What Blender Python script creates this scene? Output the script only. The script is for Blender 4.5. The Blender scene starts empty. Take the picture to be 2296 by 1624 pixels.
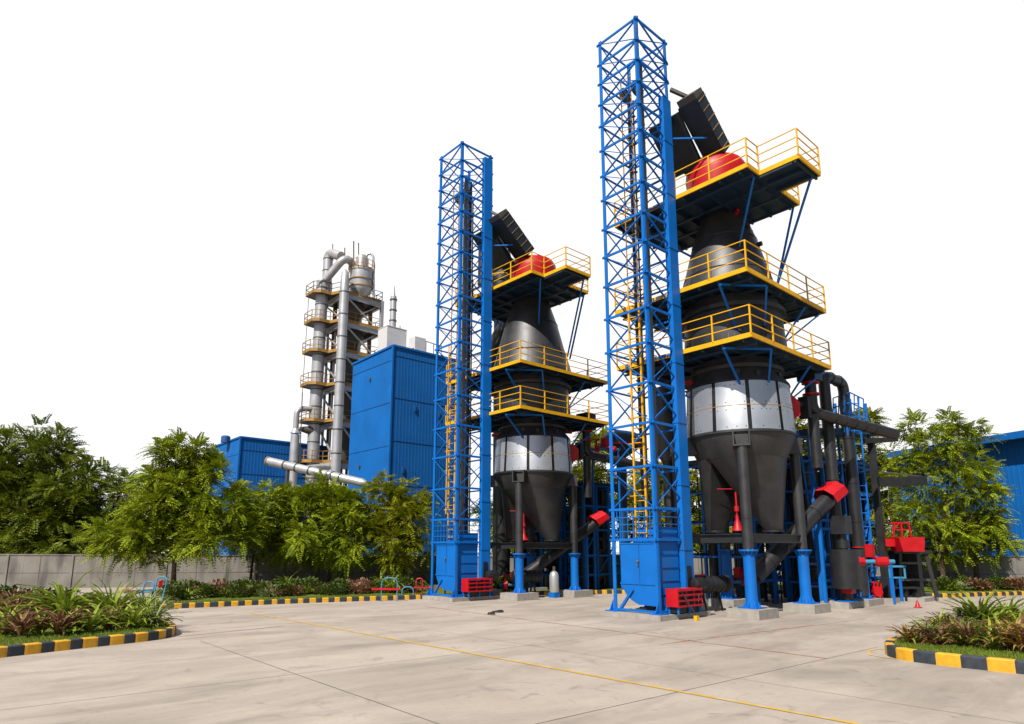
import bpy, random
from math import sin, cos, tan, radians, pi, hypot, atan2, sqrt
from mathutils import Vector as V, Matrix

sc = bpy.context.scene
COL = sc.collection
random.seed(7)

# ------------------------------------------------------------------ camera, sky, sun
# World X and Y run along the two building directions of the site; the camera looks
# across them at an angle from eye height.
YAW, PITCH, EYE = radians(48.3), radians(10.7), 2.3
FPX, PX, PY = 1480.0, 1148.0, 954.0            # lens in units of a 2296 wide picture
cam = bpy.data.cameras.new('camera')
cam.sensor_width = 36; cam.sensor_fit = 'HORIZONTAL'
cam.lens = 36 * FPX / 2296
cam.shift_y = (PY - 812) / 2296
cam.clip_start = 0.1; cam.clip_end = 2000
co = bpy.data.objects.new('camera', cam); COL.objects.link(co)
co.location = (0, 0, EYE)
co.rotation_euler = (pi / 2 + PITCH, 0, -(pi / 2 - YAW))
sc.camera = co

SUN_EL = radians(47)
SUN_DIR = V((-1.0, -0.36, 0)).normalized() * cos(SUN_EL) + V((0, 0, sin(SUN_EL)))
sun = bpy.data.lights.new('sun', 'SUN')
sun.energy = 5.0; sun.angle = radians(0.5); sun.color = (1.0, 0.95, 0.88)
so = bpy.data.objects.new('sun', sun); COL.objects.link(so)
so.rotation_euler = (-SUN_DIR).to_track_quat('-Z', 'Y').to_euler()
so.location = (-40, 0, 60)

world = bpy.data.worlds.new('World'); sc.world = world
world.use_nodes = True
nt = world.node_tree; nt.nodes.clear()
out = nt.nodes.new('ShaderNodeOutputWorld')
sky = nt.nodes.new('ShaderNodeTexSky'); sky.sky_type = 'NISHITA'; sky.sun_disc = False
sky.sun_elevation = SUN_EL; sky.sun_rotation = atan2(SUN_DIR.x, SUN_DIR.y)
bg1 = nt.nodes.new('ShaderNodeBackground'); bg1.inputs[1].default_value = 0.06
nt.links.new(sky.outputs[0], bg1.inputs[0])
bg2 = nt.nodes.new('ShaderNodeBackground'); bg2.inputs[0].default_value = (1, 1, 1, 1); bg2.inputs[1].default_value = 0.80
# added white backdrop over the viewed sky only, kept narrow so ambient stays low
tc = nt.nodes.new('ShaderNodeTexCoord')
dot = nt.nodes.new('ShaderNodeVectorMath'); dot.operation = 'DOT_PRODUCT'
fw = V((cos(YAW), sin(YAW), 0.42)).normalized(); dot.inputs[1].default_value = fw
nt.links.new(tc.outputs['Generated'], dot.inputs[0])
mr = nt.nodes.new('ShaderNodeMapRange'); mr.inputs[1].default_value = 0.56; mr.inputs[2].default_value = 0.70
mr.interpolation_type = 'SMOOTHSTEP'
nt.links.new(dot.outputs['Value'], mr.inputs[0])
mx = nt.nodes.new('ShaderNodeMixShader')
nt.links.new(mr.outputs[0], mx.inputs[0]); nt.links.new(bg1.outputs[0], mx.inputs[1]); nt.links.new(bg2.outputs[0], mx.inputs[2])
nt.links.new(mx.outputs[0], out.inputs[0])

sc.view_settings.view_transform = 'Standard'; sc.view_settings.look = 'None'
sc.view_settings.exposure = 0.45; sc.view_settings.gamma = 1.0
sc.cycles.max_bounces = 6; sc.cycles.diffuse_bounces = 3; sc.cycles.glossy_bounces = 3
sc.cycles.transmission_bounces = 4; sc.cycles.transparent_max_bounces = 4

# ------------------------------------------------------------------ measuring helpers
CT, ST = cos(PITCH), sin(PITCH)
FW = V((cos(YAW), sin(YAW), 0)); RT = V((sin(YAW), -cos(YAW), 0))
def W(X, Y, z=0.0): return RT * X + FW * Y + V((0, 0, z))
def at(x, y, Y):
    """surveyed point: direction of a spot in the photograph, at distance Y in front of the eye"""
    u, v = (x - PX) / FPX, (PY - y) / FPX
    t = Y / (CT - v * ST)
    return RT * (u * t) + FW * Y + V((0, 0, EYE + t * (ST + v * CT)))
def gp(x, y, z=0.0):
    u, v = (x - PX) / FPX, (PY - y) / FPX
    t = (z - EYE) / (ST + v * CT)
    return RT * (u * t) + FW * (t * (CT - v * ST)) + V((0, 0, z))
def depth(p): return p[0] * FW.x + p[1] * FW.y
def pxx(p):
    Y = depth(p); X = p[0] * RT.x + p[1] * RT.y
    return PX + FPX * X / (Y * CT + (p[2] - EYE) * ST)
def run_to(p, d, x):
    """how far to go from p along d until that spot of the photograph's width is reached"""
    lo, hi = 0.0, 60.0
    s = 1 if pxx(p + d * 1.0) > pxx(p) else -1
    for _ in range(50):
        m = (lo + hi) / 2
        if (pxx(p + d * m) - x) * s < 0: lo = m
        else: hi = m
    return lo
E1, E2, UP = V((1, 0, 0)), V((0, 1, 0)), V((0, 0, 1))

# ------------------------------------------------------------------ materials
def mat(name, col, rough=0.5, metal=0.0, spec=0.5, var=0.12, scale=3.0, bump=0.0, bscale=30.0, trans=0.0, island=0.0, hue2=None, dirt=None):
    k_ = 0.80
    col = tuple(c * k_ for c in col); hue2 = tuple(c * k_ for c in hue2) if hue2 else None
    m = bpy.data.materials.new(name); m.use_nodes = True
    t = m.node_tree; b = t.nodes['Principled BSDF']; L = t.links
    b.inputs['Roughness'].default_value = rough; b.inputs['Metallic'].default_value = metal
    b.inputs['Specular IOR Level'].default_value = spec
    geo = t.nodes.new('ShaderNodeNewGeometry')
    n = t.nodes.new('ShaderNodeTexNoise'); n.inputs['Scale'].default_value = scale; n.inputs['Detail'].default_value = 5
    L.new(geo.outputs['Position'], n.inputs['Vector'])
    r = t.nodes.new('ShaderNodeMapRange'); r.inputs[1].default_value = 0.3; r.inputs[2].default_value = 0.7
    L.new(n.outputs['Fac'], r.inputs[0])
    mxn = t.nodes.new('ShaderNodeMix'); mxn.data_type = 'RGBA'
    c2 = hue2 or tuple(min(1, c * (1 + var)) for c in col)
    c1 = col if hue2 else tuple(c * (1 - var) for c in col)
    mxn.inputs[6].default_value = (*c1, 1); mxn.inputs[7].default_value = (*c2, 1)
    if island:
        add = t.nodes.new('ShaderNodeMix'); add.inputs[0].default_value = island
        L.new(r.outputs[0], add.inputs[2]); L.new(geo.outputs['Random Per Island'], add.inputs[3])
        L.new(add.outputs[0], mxn.inputs[0])
    else: L.new(r.outputs[0], mxn.inputs[0])
    colout = mxn.outputs[2]
    if dirt:
        n2 = t.nodes.new('ShaderNodeTexNoise'); n2.inputs['Scale'].default_value = dirt[1]; n2.inputs['Detail'].default_value = 8
        mp = t.nodes.new('ShaderNodeMapping'); mp.inputs['Scale'].default_value = dirt[4] if len(dirt) > 4 else (1, 1, 0.2)
        L.new(geo.outputs['Position'], mp.inputs[0]); L.new(mp.outputs[0], n2.inputs['Vector'])
        r2 = t.nodes.new('ShaderNodeMapRange'); r2.inputs[1].default_value = dirt[2]; r2.inputs[2].default_value = dirt[2] + 0.18
        r2.inputs[4].default_value = dirt[3]
        L.new(n2.outputs['Fac'], r2.inputs[0])
        m2 = t.nodes.new('ShaderNodeMix'); m2.data_type = 'RGBA'; m2.inputs[7].default_value = (*dirt[0], 1)
        L.new(r2.outputs[0], m2.inputs[0]); L.new(colout, m2.inputs[6]); colout = m2.outputs[2]
    L.new(colout, b.inputs['Base Color'])
    rr = t.nodes.new('ShaderNodeMapRange'); rr.inputs[3].default_value = max(0.02, rough - 0.08); rr.inputs[4].default_value = min(1, rough + 0.1)
    L.new(n.outputs['Fac'], rr.inputs[0]); L.new(rr.outputs[0], b.inputs['Roughness'])
    if bump:
        nb = t.nodes.new('ShaderNodeTexNoise'); nb.inputs['Scale'].default_value = bscale; nb.inputs['Detail'].default_value = 4
        L.new(geo.outputs['Position'], nb.inputs['Vector'])
        bp = t.nodes.new('ShaderNodeBump'); bp.inputs['Strength'].default_value = bump; bp.inputs['Distance'].default_value = 0.02
        L.new(nb.outputs['Fac'], bp.inputs['Height']); L.new(bp.outputs[0], b.inputs['Normal'])
    if trans:
        tr = t.nodes.new('ShaderNodeBsdfTranslucent'); L.new(colout, tr.inputs[0])
        ms = t.nodes.new('ShaderNodeMixShader'); ms.inputs[0].default_value = trans
        L.new(b.outputs[0], ms.inputs[1]); L.new(tr.outputs[0], ms.inputs[2])
        L.new(ms.outputs[0], t.nodes['Material Output'].inputs[0])
    return m

M = {}
M['blue'] = mat('blue_paint', (0.002, 0.145, 0.53), 0.45, spec=0.3, var=0.08, scale=1.5, dirt=((0.05, 0.045, 0.05), 2.5, 0.60, 0.55))
M['cladding'] = mat('blue_cladding', (0.002, 0.125, 0.43), 0.6, spec=0.2, var=0.12, scale=0.5, dirt=((0.03, 0.09, 0.2), 1.2, 0.6, 0.5))
M['claddark'] = mat('blue_cladding_seam_rib_shade', (0.006, 0.085, 0.28), 0.6)  # real seams, and the painted shade line on the wall ribs
M['deck'] = mat('deck_steel', (0.006, 0.028, 0.06), 0.55, var=0.3, scale=2)
M['dark'] = mat('dark_steel', (0.026, 0.026, 0.028), 0.46, metal=0.0, spec=0.6, var=0.35, scale=1.6, bump=0.12, bscale=5, dirt=((0.058, 0.053, 0.048), 2.2, 0.60, 0.5))
M['black'] = mat('black_paint', (0.012, 0.012, 0.013), 0.5, var=0.3, scale=3, dirt=((0.05, 0.045, 0.04), 3, 0.64, 0.4))
M['pipeblack'] = mat('black_pipe_steel', (0.017, 0.017, 0.019), 0.42, spec=0.5, var=0.3, scale=2, bump=0.08, bscale=6, dirt=((0.045, 0.04, 0.036), 2.5, 0.62, 0.45))
M['hood'] = mat('dark_hood_plate', (0.016, 0.022, 0.028), 0.42, var=0.2)
M['silver'] = mat('aluminium_cladding', (0.56, 0.58, 0.61), 0.36, metal=0.7, var=0.06, scale=0.9, bump=0.06, bscale=2.5, dirt=((0.36, 0.36, 0.37), 2.0, 0.6, 0.35))
M['yellow'] = mat('yellow_paint', (0.80, 0.42, 0.002), 0.5, spec=0.3, var=0.1, dirt=((0.35, 0.14, 0.02), 5, 0.62, 0.6))
M['red'] = mat('red_paint', (0.50, 0.004, 0.010), 0.45, spec=0.35, var=0.1, dirt=((0.25, 0.01, 0.01), 4, 0.63, 0.5))
M['grey'] = mat('grey_metal', (0.50, 0.50, 0.51), 0.38, metal=0.4, var=0.1, scale=1.2, dirt=((0.22, 0.17, 0.11), 1.3, 0.6, 0.5))
M['pipegrey'] = mat('dull_pipe_grey', (0.11, 0.115, 0.12), 0.5, var=0.2, scale=1.5)
M['greydark'] = mat('weathered_steel', (0.08, 0.07, 0.058), 0.6, var=0.25, scale=0.8)
M['ochre'] = mat('rusty_yellow_rail', (0.36, 0.19, 0.03), 0.6, var=0.3, scale=1)
M['white'] = mat('white_housing', (0.62, 0.60, 0.58), 0.6, var=0.06)
M['plinth'] = mat('plinth_concrete', (0.36, 0.33, 0.29), 0.85, var=0.15, scale=4, bump=0.3, bscale=25, dirt=((0.16, 0.14, 0.12), 3, 0.58, 0.6))
M['wall'] = mat('wall_concrete', (0.225, 0.205, 0.178), 0.9, var=0.22, scale=0.8, bump=0.25, bscale=14, dirt=((0.055, 0.055, 0.05), 1.6, 0.52, 0.75))
M['joint'] = mat('joint_filler', (0.12, 0.108, 0.096), 0.9, var=0.4, scale=1.5)
M['kyellow'] = mat('kerb_yellow', (0.72, 0.37, 0.012), 0.6, var=0.12, scale=8, bump=0.15, bscale=40, dirt=((0.3, 0.16, 0.04), 6, 0.62, 0.6, (1, 1, 1)))
M['kblack'] = mat('kerb_black', (0.028, 0.036, 0.046), 0.6, var=0.3, scale=8, bump=0.15, bscale=40, dirt=((0.1, 0.1, 0.1), 6, 0.64, 0.6, (1, 1, 1)))
M['soil'] = mat('bed_soil', (0.03, 0.028, 0.014), 1.0, var=0.5, scale=6, bump=0.6, bscale=20)
M['lawn'] = mat('lawn_green', (0.085, 0.13, 0.016), 0.95, spec=0.1, hue2=(0.14, 0.175, 0.022), scale=2.5, bump=0.6, bscale=50)
M['blade'] = mat('grass_blade', (0.12, 0.19, 0.018), 0.6, spec=0.2, hue2=(0.24, 0.29, 0.035), scale=2, island=0.7, trans=0.3)
M['leaf'] = mat('tree_leaf', (0.075, 0.15, 0.006), 0.55, spec=0.15, hue2=(0.42, 0.47, 0.016), scale=0.9, island=0.6, trans=0.2)
M['leafdark'] = mat('tree_leaf_dark', (0.05, 0.10, 0.007), 0.55, spec=0.2, hue2=(0.27, 0.31, 0.016), scale=0.8, island=0.6, trans=0.2)
M['leafgold'] = mat('tree_leaf_olive', (0.11, 0.16, 0.006), 0.55, spec=0.15, hue2=(0.40, 0.39, 0.014), scale=0.8, island=0.6, trans=0.25)
M['bark'] = mat('bark', (0.075, 0.045, 0.028), 0.95, var=0.4, scale=6, bump=0.8, bscale=14)
M['pgreen'] = mat('plant_green', (0.11, 0.19, 0.014), 0.45, spec=0.3, hue2=(0.46, 0.52, 0.06), scale=3, island=0.8, trans=0.3)
M['ppale'] = mat('plant_pale_green', (0.14, 0.20, 0.06), 0.45, spec=0.3, hue2=(0.42, 0.46, 0.20), scale=3, island=0.8, trans=0.25)
M['pred'] = mat('plant_burgundy', (0.10, 0.026, 0.022), 0.45, spec=0.3, hue2=(0.46, 0.26, 0.13), scale=3, island=0.85, trans=0.25)
M['porange'] = mat('plant_orange', (0.30, 0.10, 0.02), 0.45, hue2=(0.42, 0.34, 0.05), scale=3, island=0.85, trans=0.25)
M['shrub'] = mat('shrub_leaf', (0.030, 0.06, 0.008), 0.5, spec=0.3, hue2=(0.13, 0.17, 0.016), scale=2, island=0.7, trans=0.25)
M['lineyellow'] = mat('line_paint_yellow', (0.62, 0.37, 0.04), 0.8, var=0.1, scale=2, dirt=((0.45, 0.38, 0.28), 3, 0.52, 0.8, (1, 1, 1)))
M['linered'] = mat('line_paint_red', (0.50, 0.16, 0.11), 0.85, var=0.1, scale=2, dirt=((0.44, 0.37, 0.31), 1.2, 0.42, 0.85, (1, 1, 1)))
M['teal'] = mat('pale_blue_enamel', (0.05, 0.25, 0.42), 0.5, spec=0.3)

def ground_mat():
    m = bpy.data.materials.new('yard_concrete'); m.use_nodes = True
    t = m.node_tree; b = t.nodes['Principled BSDF']; L = t.links
    g = t.nodes.new('ShaderNodeNewGeometry')
    def noise(sx, sy, scale, det, rot=0.0, dist=0.0):
        mp = t.nodes.new('ShaderNodeMapping'); mp.inputs['Scale'].default_value = (sx, sy, 1); mp.inputs['Rotation'].default_value = (0, 0, rot)
        n = t.nodes.new('ShaderNodeTexNoise'); n.inputs['Scale'].default_value = scale; n.inputs['Detail'].default_value = det
        n.inputs['Distortion'].default_value = dist; n.inputs['Roughness'].default_value = 0.6
        L.new(g.outputs['Position'], mp.inputs[0]); L.new(mp.outputs[0], n.inputs['Vector']); return n.outputs['Fac']
    def mixc(f, a, c):
        x = t.nodes.new('ShaderNodeMix'); x.data_type = 'RGBA'
        for s, v in ((0, f), (6, a), (7, c)):
            if isinstance(v, tuple): x.inputs[s].default_value = (*v, 1)
            else: L.new(v, x.inputs[s])
        return x.outputs[2]
    def ramp(v, lo, hi, o0=0.0, o1=1.0):
        r = t.nodes.new('ShaderNodeMapRange'); r.inputs[1].default_value = lo; r.inputs[2].default_value = hi
        r.inputs[3].default_value = o0; r.inputs[4].default_value = o1; L.new(v, r.inputs[0]); return r.outputs[0]
    c = mixc(ramp(noise(1, 1, 0.35, 6), 0.35, 0.65), (0.325, 0.273, 0.225), (0.40, 0.343, 0.286))
    c = mixc(ramp(noise(0.3, 1.0, 0.8, 7, -0.73, 0.8), 0.47, 0.74, 0, 0.7), c, (0.185, 0.157, 0.132))
    c = mixc(ramp(noise(0.5, 1.0, 0.35, 6, -0.73, 0.8), 0.50, 0.72, 0, 0.55), c, (0.19, 0.164, 0.14))
    c = mixc(ramp(noise(1, 1, 9, 6), 0.52, 0.75, 0, 0.35), c, (0.23, 0.20, 0.17))
    c = mixc(ramp(noise(1, 1, 1.3, 8, 0, 1.5), 0.58, 0.72, 0, 0.5), c, (0.13, 0.112, 0.098))
    c = mixc(ramp(noise(1, 1, 70, 3), 0.55, 0.8, 0, 0.3), c, (0.22, 0.195, 0.17))
    L.new(c, b.inputs['Base Color']); b.inputs['Roughness'].default_value = 0.85; b.inputs['Specular IOR Level'].default_value = 0.3
    bp = t.nodes.new('ShaderNodeBump'); bp.inputs['Strength'].default_value = 0.15; bp.inputs['Distance'].default_value = 0.01
    L.new(noise(1, 1, 40, 5), bp.inputs['Height']); L.new(bp.outputs[0], b.inputs['Normal'])
    return m
M['yard'] = ground_mat()

# ------------------------------------------------------------------ mesh builder
ORG = V((0, 0, 0))
class MB:
    def __init__(s): s.v = []; s.f = []; s.m = []
    def add(s, vs, fs, m=0):
        n = len(s.v); s.v += [tuple(x) for x in vs]
        for f in fs: s.f.append(tuple(i + n for i in f)); s.m.append(m)
        return s
    def box(s, x0, x1, y0, y1, z0, z1, m=0):
        return s.add([(x0, y0, z0), (x1, y0, z0), (x1, y1, z0), (x0, y1, z0), (x0, y0, z1), (x1, y0, z1), (x1, y1, z1), (x0, y1, z1)],
                     [(0, 3, 2, 1), (4, 5, 6, 7), (0, 1, 5, 4), (1, 2, 6, 5), (2, 3, 7, 6), (3, 0, 4, 7)], m)
    def beam(s, p, q, w, h=None, m=0, up=UP):
        p, q = V(p), V(q); h = h or w; d = (q - p).normalized()
        x = d.cross(V(up))
        if x.length < 1e-3: x = d.cross(E1)
        x.normalize(); y = x.cross(d)
        c = [(-w / 2, -h / 2), (w / 2, -h / 2), (w / 2, h / 2), (-w / 2, h / 2)]
        return s.add([p + x * a + y * b for a, b in c] + [q + x * a + y * b for a, b in c],
                     [(3, 2, 1, 0), (4, 5, 6, 7), (0, 1, 5, 4), (1, 2, 6, 5), (2, 3, 7, 6), (3, 0, 4, 7)], m)
    def ibeam(s, p, q, w, h, m=0):
        p, q = V(p), V(q); z = V((0, 0, h / 2 - 0.015))
        s.beam(p + z, q + z, w, 0.03, m); s.beam(p - z, q - z, w, 0.03, m)
        return s.beam(p, q, 0.03, h - 0.06, m)
    def tube(s, pts, r, n=10, m=0, cap=True):
        pts = [V(p) for p in pts]; k = len(pts); rs = r if isinstance(r, (list, tuple)) else [r] * k
        vs = []; fs = []; x = None
        for i, p in enumerate(pts):
            d = (pts[min(i + 1, k - 1)] - pts[max(i - 1, 0)]).normalized()
            if x is None:
                x = d.cross(UP)
                if x.length < 1e-3: x = d.cross(E1)
            else: x = x - d * x.dot(d)
            x.normalize(); y = d.cross(x)
            vs += [p + (x * cos(2 * pi * j / n) + y * sin(2 * pi * j / n)) * rs[i] for j in range(n)]
        for i in range(k - 1):
            for j in range(n):
                a, b = i * n + j, i * n + (j + 1) % n
                fs.append((a, b, b + n, a + n))
        if cap: fs += [tuple(range(n))[::-1], tuple(range((k - 1) * n, k * n))]
        return s.add(vs, fs, m)
    def lathe(s, c, prof, n=40, m=0, cap=True):
        vs = []; fs = []; k = len(prof)
        for r, z in prof: vs += [(c[0] + r * cos(2 * pi * j / n), c[1] + r * sin(2 * pi * j / n), z) for j in range(n)]
        for i in range(k - 1):
            for j in range(n):
                a, b = i * n + j, i * n + (j + 1) % n
                fs.append((a, b, b + n, a + n))
        if cap: fs += [tuple(range(n))[::-1], tuple(range((k - 1) * n, k * n))]
        return s.add(vs, fs, m)
    def prism(s, poly, d, m=0):
        poly = [V(p) for p in poly]; n = len(poly); d = V(d)
        return s.add(poly + [p + d for p in poly], [tuple(range(n))[::-1], tuple(range(n, 2 * n))] +
                     [(i, (i + 1) % n, n + (i + 1) % n, n + i) for i in range(n)], m)
    def loft(s, ra, rb, m=0):
        n = len(ra)
        return s.add(list(ra) + list(rb), [(i, (i + 1) % n, n + (i + 1) % n, n + i) for i in range(n)] + [tuple(range(n))[::-1], tuple(range(n, 2 * n))], m)
    def build(s, name, mats, parent=None, smooth=True, fixn=True):
        me = bpy.data.meshes.new(name)
        ox, oy, oz = ORG
        me.from_pydata([(x - ox, y - oy, z - oz) for x, y, z in s.v], [], s.f)
        mats = mats if isinstance(mats, (list, tuple)) else [mats]
        for k in mats: me.materials.append(M[k])
        me.polygons.foreach_set('material_index', s.m)
        if smooth:
            me.polygons.foreach_set('use_smooth', [True] * len(s.f)); me.set_sharp_from_angle(angle=radians(38))
        o = bpy.data.objects.new(name, me); COL.objects.link(o)
        if parent: o.parent = parent
        else: o.location = ORG
        return o

def tag(o, label, cat, group=None):
    o['label'] = label; o['category'] = cat
    if group: o['group'] = group
    return o
def thing(name, label, cat, loc, group=None):
    global ORG
    ORG = V(loc); o = bpy.data.objects.new(name, None); COL.objects.link(o); o.location = ORG
    o.empty_display_size = 0.3
    return tag(o, label, cat, group)
def solo(name, mb, mats, label, cat, loc=(0, 0, 0), group=None, smooth=True):
    global ORG
    ORG = V(loc); o = mb.build(name, mats, None, smooth); return tag(o, label, cat, group)
def struct(name, mb, mats, smooth=False):
    global ORG
    ORG = V((0, 0, 0)); o = mb.build(name, mats, None, smooth); o['kind'] = 'structure'; return o
def dup(o, off=(0, 0, 0), label=None, group=None, scale=None, parent=None):
    c = o.copy(); COL.objects.link(c)
    if parent: c.parent = parent
    else:
        c.location = o.location + V(off)
        if label: c['label'] = label
        if group: c['group'] = group
        if scale: c.scale = scale
    for ch in list(o.children): dup(ch, parent=c)
    return c
def arc(p, c0, c1, n=6):
    """quarter bend: corner p, coming from c0 towards c1"""
    p, c0, c1 = V(p), V(c0), V(c1); o = []
    for i in range(n + 1):
        t = i / n; o.append(c0 * (1 - t) ** 2 + p * 2 * t * (1 - t) + c1 * t * t)
    return o
def bent(pts, rad):
    pts = [V(p) for p in pts]; o = [pts[0]]
    for i in range(1, len(pts) - 1):
        a = (pts[i - 1] - pts[i]).normalized() * rad; b = (pts[i + 1] - pts[i]).normalized() * rad
        o += arc(pts[i], pts[i] + a, pts[i] + b)
    return o + [pts[-1]]

# ------------------------------------------------------------------ ground, lines, kerbs
struct('ground', MB().add([(-400, -400, 0), (600, -400, 0), (600, 600, 0), (-400, 600, 0)], [(0, 1, 2, 3)]), 'yard')
def strip(p, q, w, z, mk, name, n=1):
    p, q = V(p), V(q); d = (q - p).normalized(); x = V((-d.y, d.x, 0)) * (w / 2); h = V((0, 0, z))
    struct(name, MB().add([p - x + h, q - x + h, q + x + h, p + x + h], [(0, 1, 2, 3)]), mk)
strip((9.80, -4, 0), (9.64, 25.4, 0), 0.10, 0.008, 'lineyellow', 'painted_line_yellow')
strip((16.1, 23.5, 0), (15.0, 6.6, 0), 0.07, 0.008, 'linered', 'painted_line_red')
strip(gp(1480, 1445), gp(1940, 1388), 0.07, 0.008, 'linered', 'painted_line_red')
strip(gp(400, 1428), gp(640, 1404), 0.06, 0.008, 'linered', 'painted_line_red')
strip((5.8, 18.6, 0), (5.35, -2, 0), 0.016, 0.004, 'joint', 'expansion_joint')
strip((-6, 7.2, 0), (17.6, 6.55, 0), 0.014, 0.004, 'joint', 'expansion_joint')
strip((-6, 12.8, 0), (17.2, 12.2, 0), 0.012, 0.004, 'joint', 'expansion_joint')
strip((11.6, 16.5, 0), (11.4, -2, 0), 0.010, 0.004, 'joint', 'expansion_joint')
# yellow loop marking at the tip of the right bed
pts = [gp(x, y) for x, y in ((1985, 1457), (1962, 1456), (1948, 1461), (1950, 1469), (1975, 1474), (2010, 1478.5))]
ym = MB()
for p, q in zip(pts, pts[1:]):
    d = (q - p).normalized(); x = V((-d.y, d.x, 0)) * 0.03; h = V((0, 0, 0.008)); ym.add([p - x + h, q - x + h, q + x + h, p + x + h], [(0, 1, 2, 3)])
struct('painted_line_yellow', ym, 'lineyellow')

def resample(pts, step):
    o = [pts[0]]; acc = 0
    for p, q in zip(pts, pts[1:]):
        l = (q - p).length; t = step - acc
        while t < l: o.append(p.lerp(q, t / l)); t += step
        acc = (acc + l) % step if l + acc >= step else acc + l
    return o
def smoothp(pts, it=3, closed=False):
    for _ in range(it):
        o = [] if closed else [pts[0]]
        n = len(pts)
        for i in range(n if closed else n - 1):
            p, q = pts[i], pts[(i + 1) % n]; o += [p.lerp(q, 0.25), p.lerp(q, 0.75)]
        if not closed: o.append(pts[-1])
        pts = o
    return pts
def kerb(pts, w, h, ly, lb, start=0):
    """painted concrete kerb along pts (outer foot line); inside lies to the left of the direction of travel"""
    P = resample(pts, 0.055); m = MB(); s = 0.0; n = len(P); nor = []
    for i in range(n):
        d = (P[min(i + 1, n - 1)] - P[max(i - 1, 0)]).normalized(); nor.append(V((-d.y, d.x, 0)))
    cur = None; blocks = []
    for i in range(n - 1):
        ph = (s + start) % (ly + lb); k = 0 if ph < ly else 1
        if k != cur: blocks.append([k, [i]]); cur = k
        blocks[-1][1].append(i + 1); s += (P[i + 1] - P[i]).length
    for k, ids in blocks:
        rows = []
        for j, i in enumerate(ids):
            e = 0.006 if j in (0, len(ids) - 1) else 0.0
            o, u = P[i], nor[i]
            rows.append([o + u * e, o + u * (e + .004) + UP * (h - .025), o + u * (.028 + e) + UP * (h - e), o + u * (w - .02) + UP * (h - e), o + u * w])
        vs = [p for r in rows for p in r]; fs = []
        for j in range(len(rows) - 1):
            for c in range(4):
                a = j * 5 + c; fs.append((a, a + 5, a + 6, a + 1))
        fs += [(0, 1, 2, 3, 4), tuple(range(len(vs) - 5, len(vs)))[::-1]]
        m.add(vs, fs, k)
    return m
left_front = [gp(x, y) for x, y in ((-260, 1506), (-120, 1490), (0, 1475.5), (100, 1464), (200, 1452.5), (300, 1442), (355, 1435), (388, 1428), (397, 1421), (388, 1412), (350, 1400), (280, 1384), (120, 1362), (-60, 1352), (-300, 1345))]
LFs = smoothp(left_front)
struct('kerb', kerb(LFs, 0.2, 0.23, 0.30, 0.31, 0.1), ['kyellow', 'kblack'])
right_front = [gp(x, y) for x, y in ((2700, 1390), (2480, 1402), (2250, 1416), (2120, 1428), (2040, 1440), (1990, 1455), (1982, 1466), (1995, 1474), (2030, 1482), (2080, 1489), (2140, 1496), (2210, 1503.5), (2296, 1512.5), (2420, 1526), (2600, 1546))]
RFs = smoothp(right_front)
struct('kerb', kerb(RFs, 0.2, 0.24, 0.44, 0.44, 0.1), ['kyellow', 'kblack'])
far_line = [gp(x, y) for x, y in ((330, 1370), (370, 1366), (500, 1360.5), (620, 1355), (760, 1350), (900, 1345.5), (1000, 1342), (1180, 1335), (1400, 1331), (1700, 1331), (1950, 1334), (2060, 1339), (2110, 1341), (2180, 1338), (2300, 1335), (2500, 1330))]
FLs = smoothp(far_line)
struct('kerb', kerb(FLs, 0.2, 0.2, 0.24, 0.30), ['kyellow', 'kblack'])

def surface(poly, z, bump=0.0):
    c = sum(poly, V()) / len(poly); vs = [p + UP * z for p in poly] + [c + UP * (z + bump)]; n = len(poly)
    return MB().add(vs, [(i, (i + 1) % n, n) for i in range(n)])
def inset(P, d):
    n = len(P); o = []
    for i in range(n):
        t = (P[min(i + 1, n - 1)] - P[max(i - 1, 0)]).normalized(); o.append(P[i] + V((-t.y, t.x, 0)) * d)
    return o
struct('lawn', surface(inset(LFs, 0.16), 0.19, 0.06), 'lawn')
struct('lawn', surface(inset(RFs, 0.16), 0.19, 0.06), 'lawn')
fi = inset(FLs, 0.16); back = [W(X, 52) for X in (60, 40, 20, 0, -20, -45)]
vs = [p + UP * 0.17 for p in fi]
far_bed = MB()
for i in range(len(fi) - 1):
    p, q = fi[i], fi[i + 1]; f = lambda r: V((r.x, r.y, 0)) + FW * 22
    far_bed.add([p + UP * .17, q + UP * .17, f(q) + UP * .17, f(p) + UP * .17], [(0, 1, 2, 3)])
struct('planting_strip', far_bed, 'lawn')

def grass(edge, d0, d1, n, rise, z0, hmax=0.10):
    m = MB(); L = len(edge)
    for _ in range(n):
        i = random.randrange(L - 1); p = edge[i].lerp(edge[i + 1], random.random())
        t = (edge[i + 1] - edge[i]).normalized(); q = p + V((-t.y, t.x, 0)) * random.uniform(d0, d1)
        a = random.uniform(0, 2 * pi); w = V((cos(a), sin(a), 0)) * random.uniform(.006, .012); h = random.uniform(.4, 1) * hmax
        tip = q + V((random.uniform(-.05, .05), random.uniform(-.05, .05), z0 + h))
        m.add([q - w + UP * z0, q + w + UP * z0, tip], [(0, 1, 2)])
    o = m.build('grass', 'blade', None, False); o['kind'] = 'stuff'; return o
ORG = V((0, 0, 0))
near_left = [p for p in LFs if pxx(p) > -60 and depth(p) < 21]
near_right = [p for p in RFs if pxx(p) < 2350]
grass(near_left, 0.2, 1.7, 6500, 0, 0.19)
grass(near_right, 0.2, 1.7, 6000, 0, 0.19)
grass([p for p in FLs if pxx(p) < 1000], 0.2, 1.0, 3500, 0, 0.17, 0.14)

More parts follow.
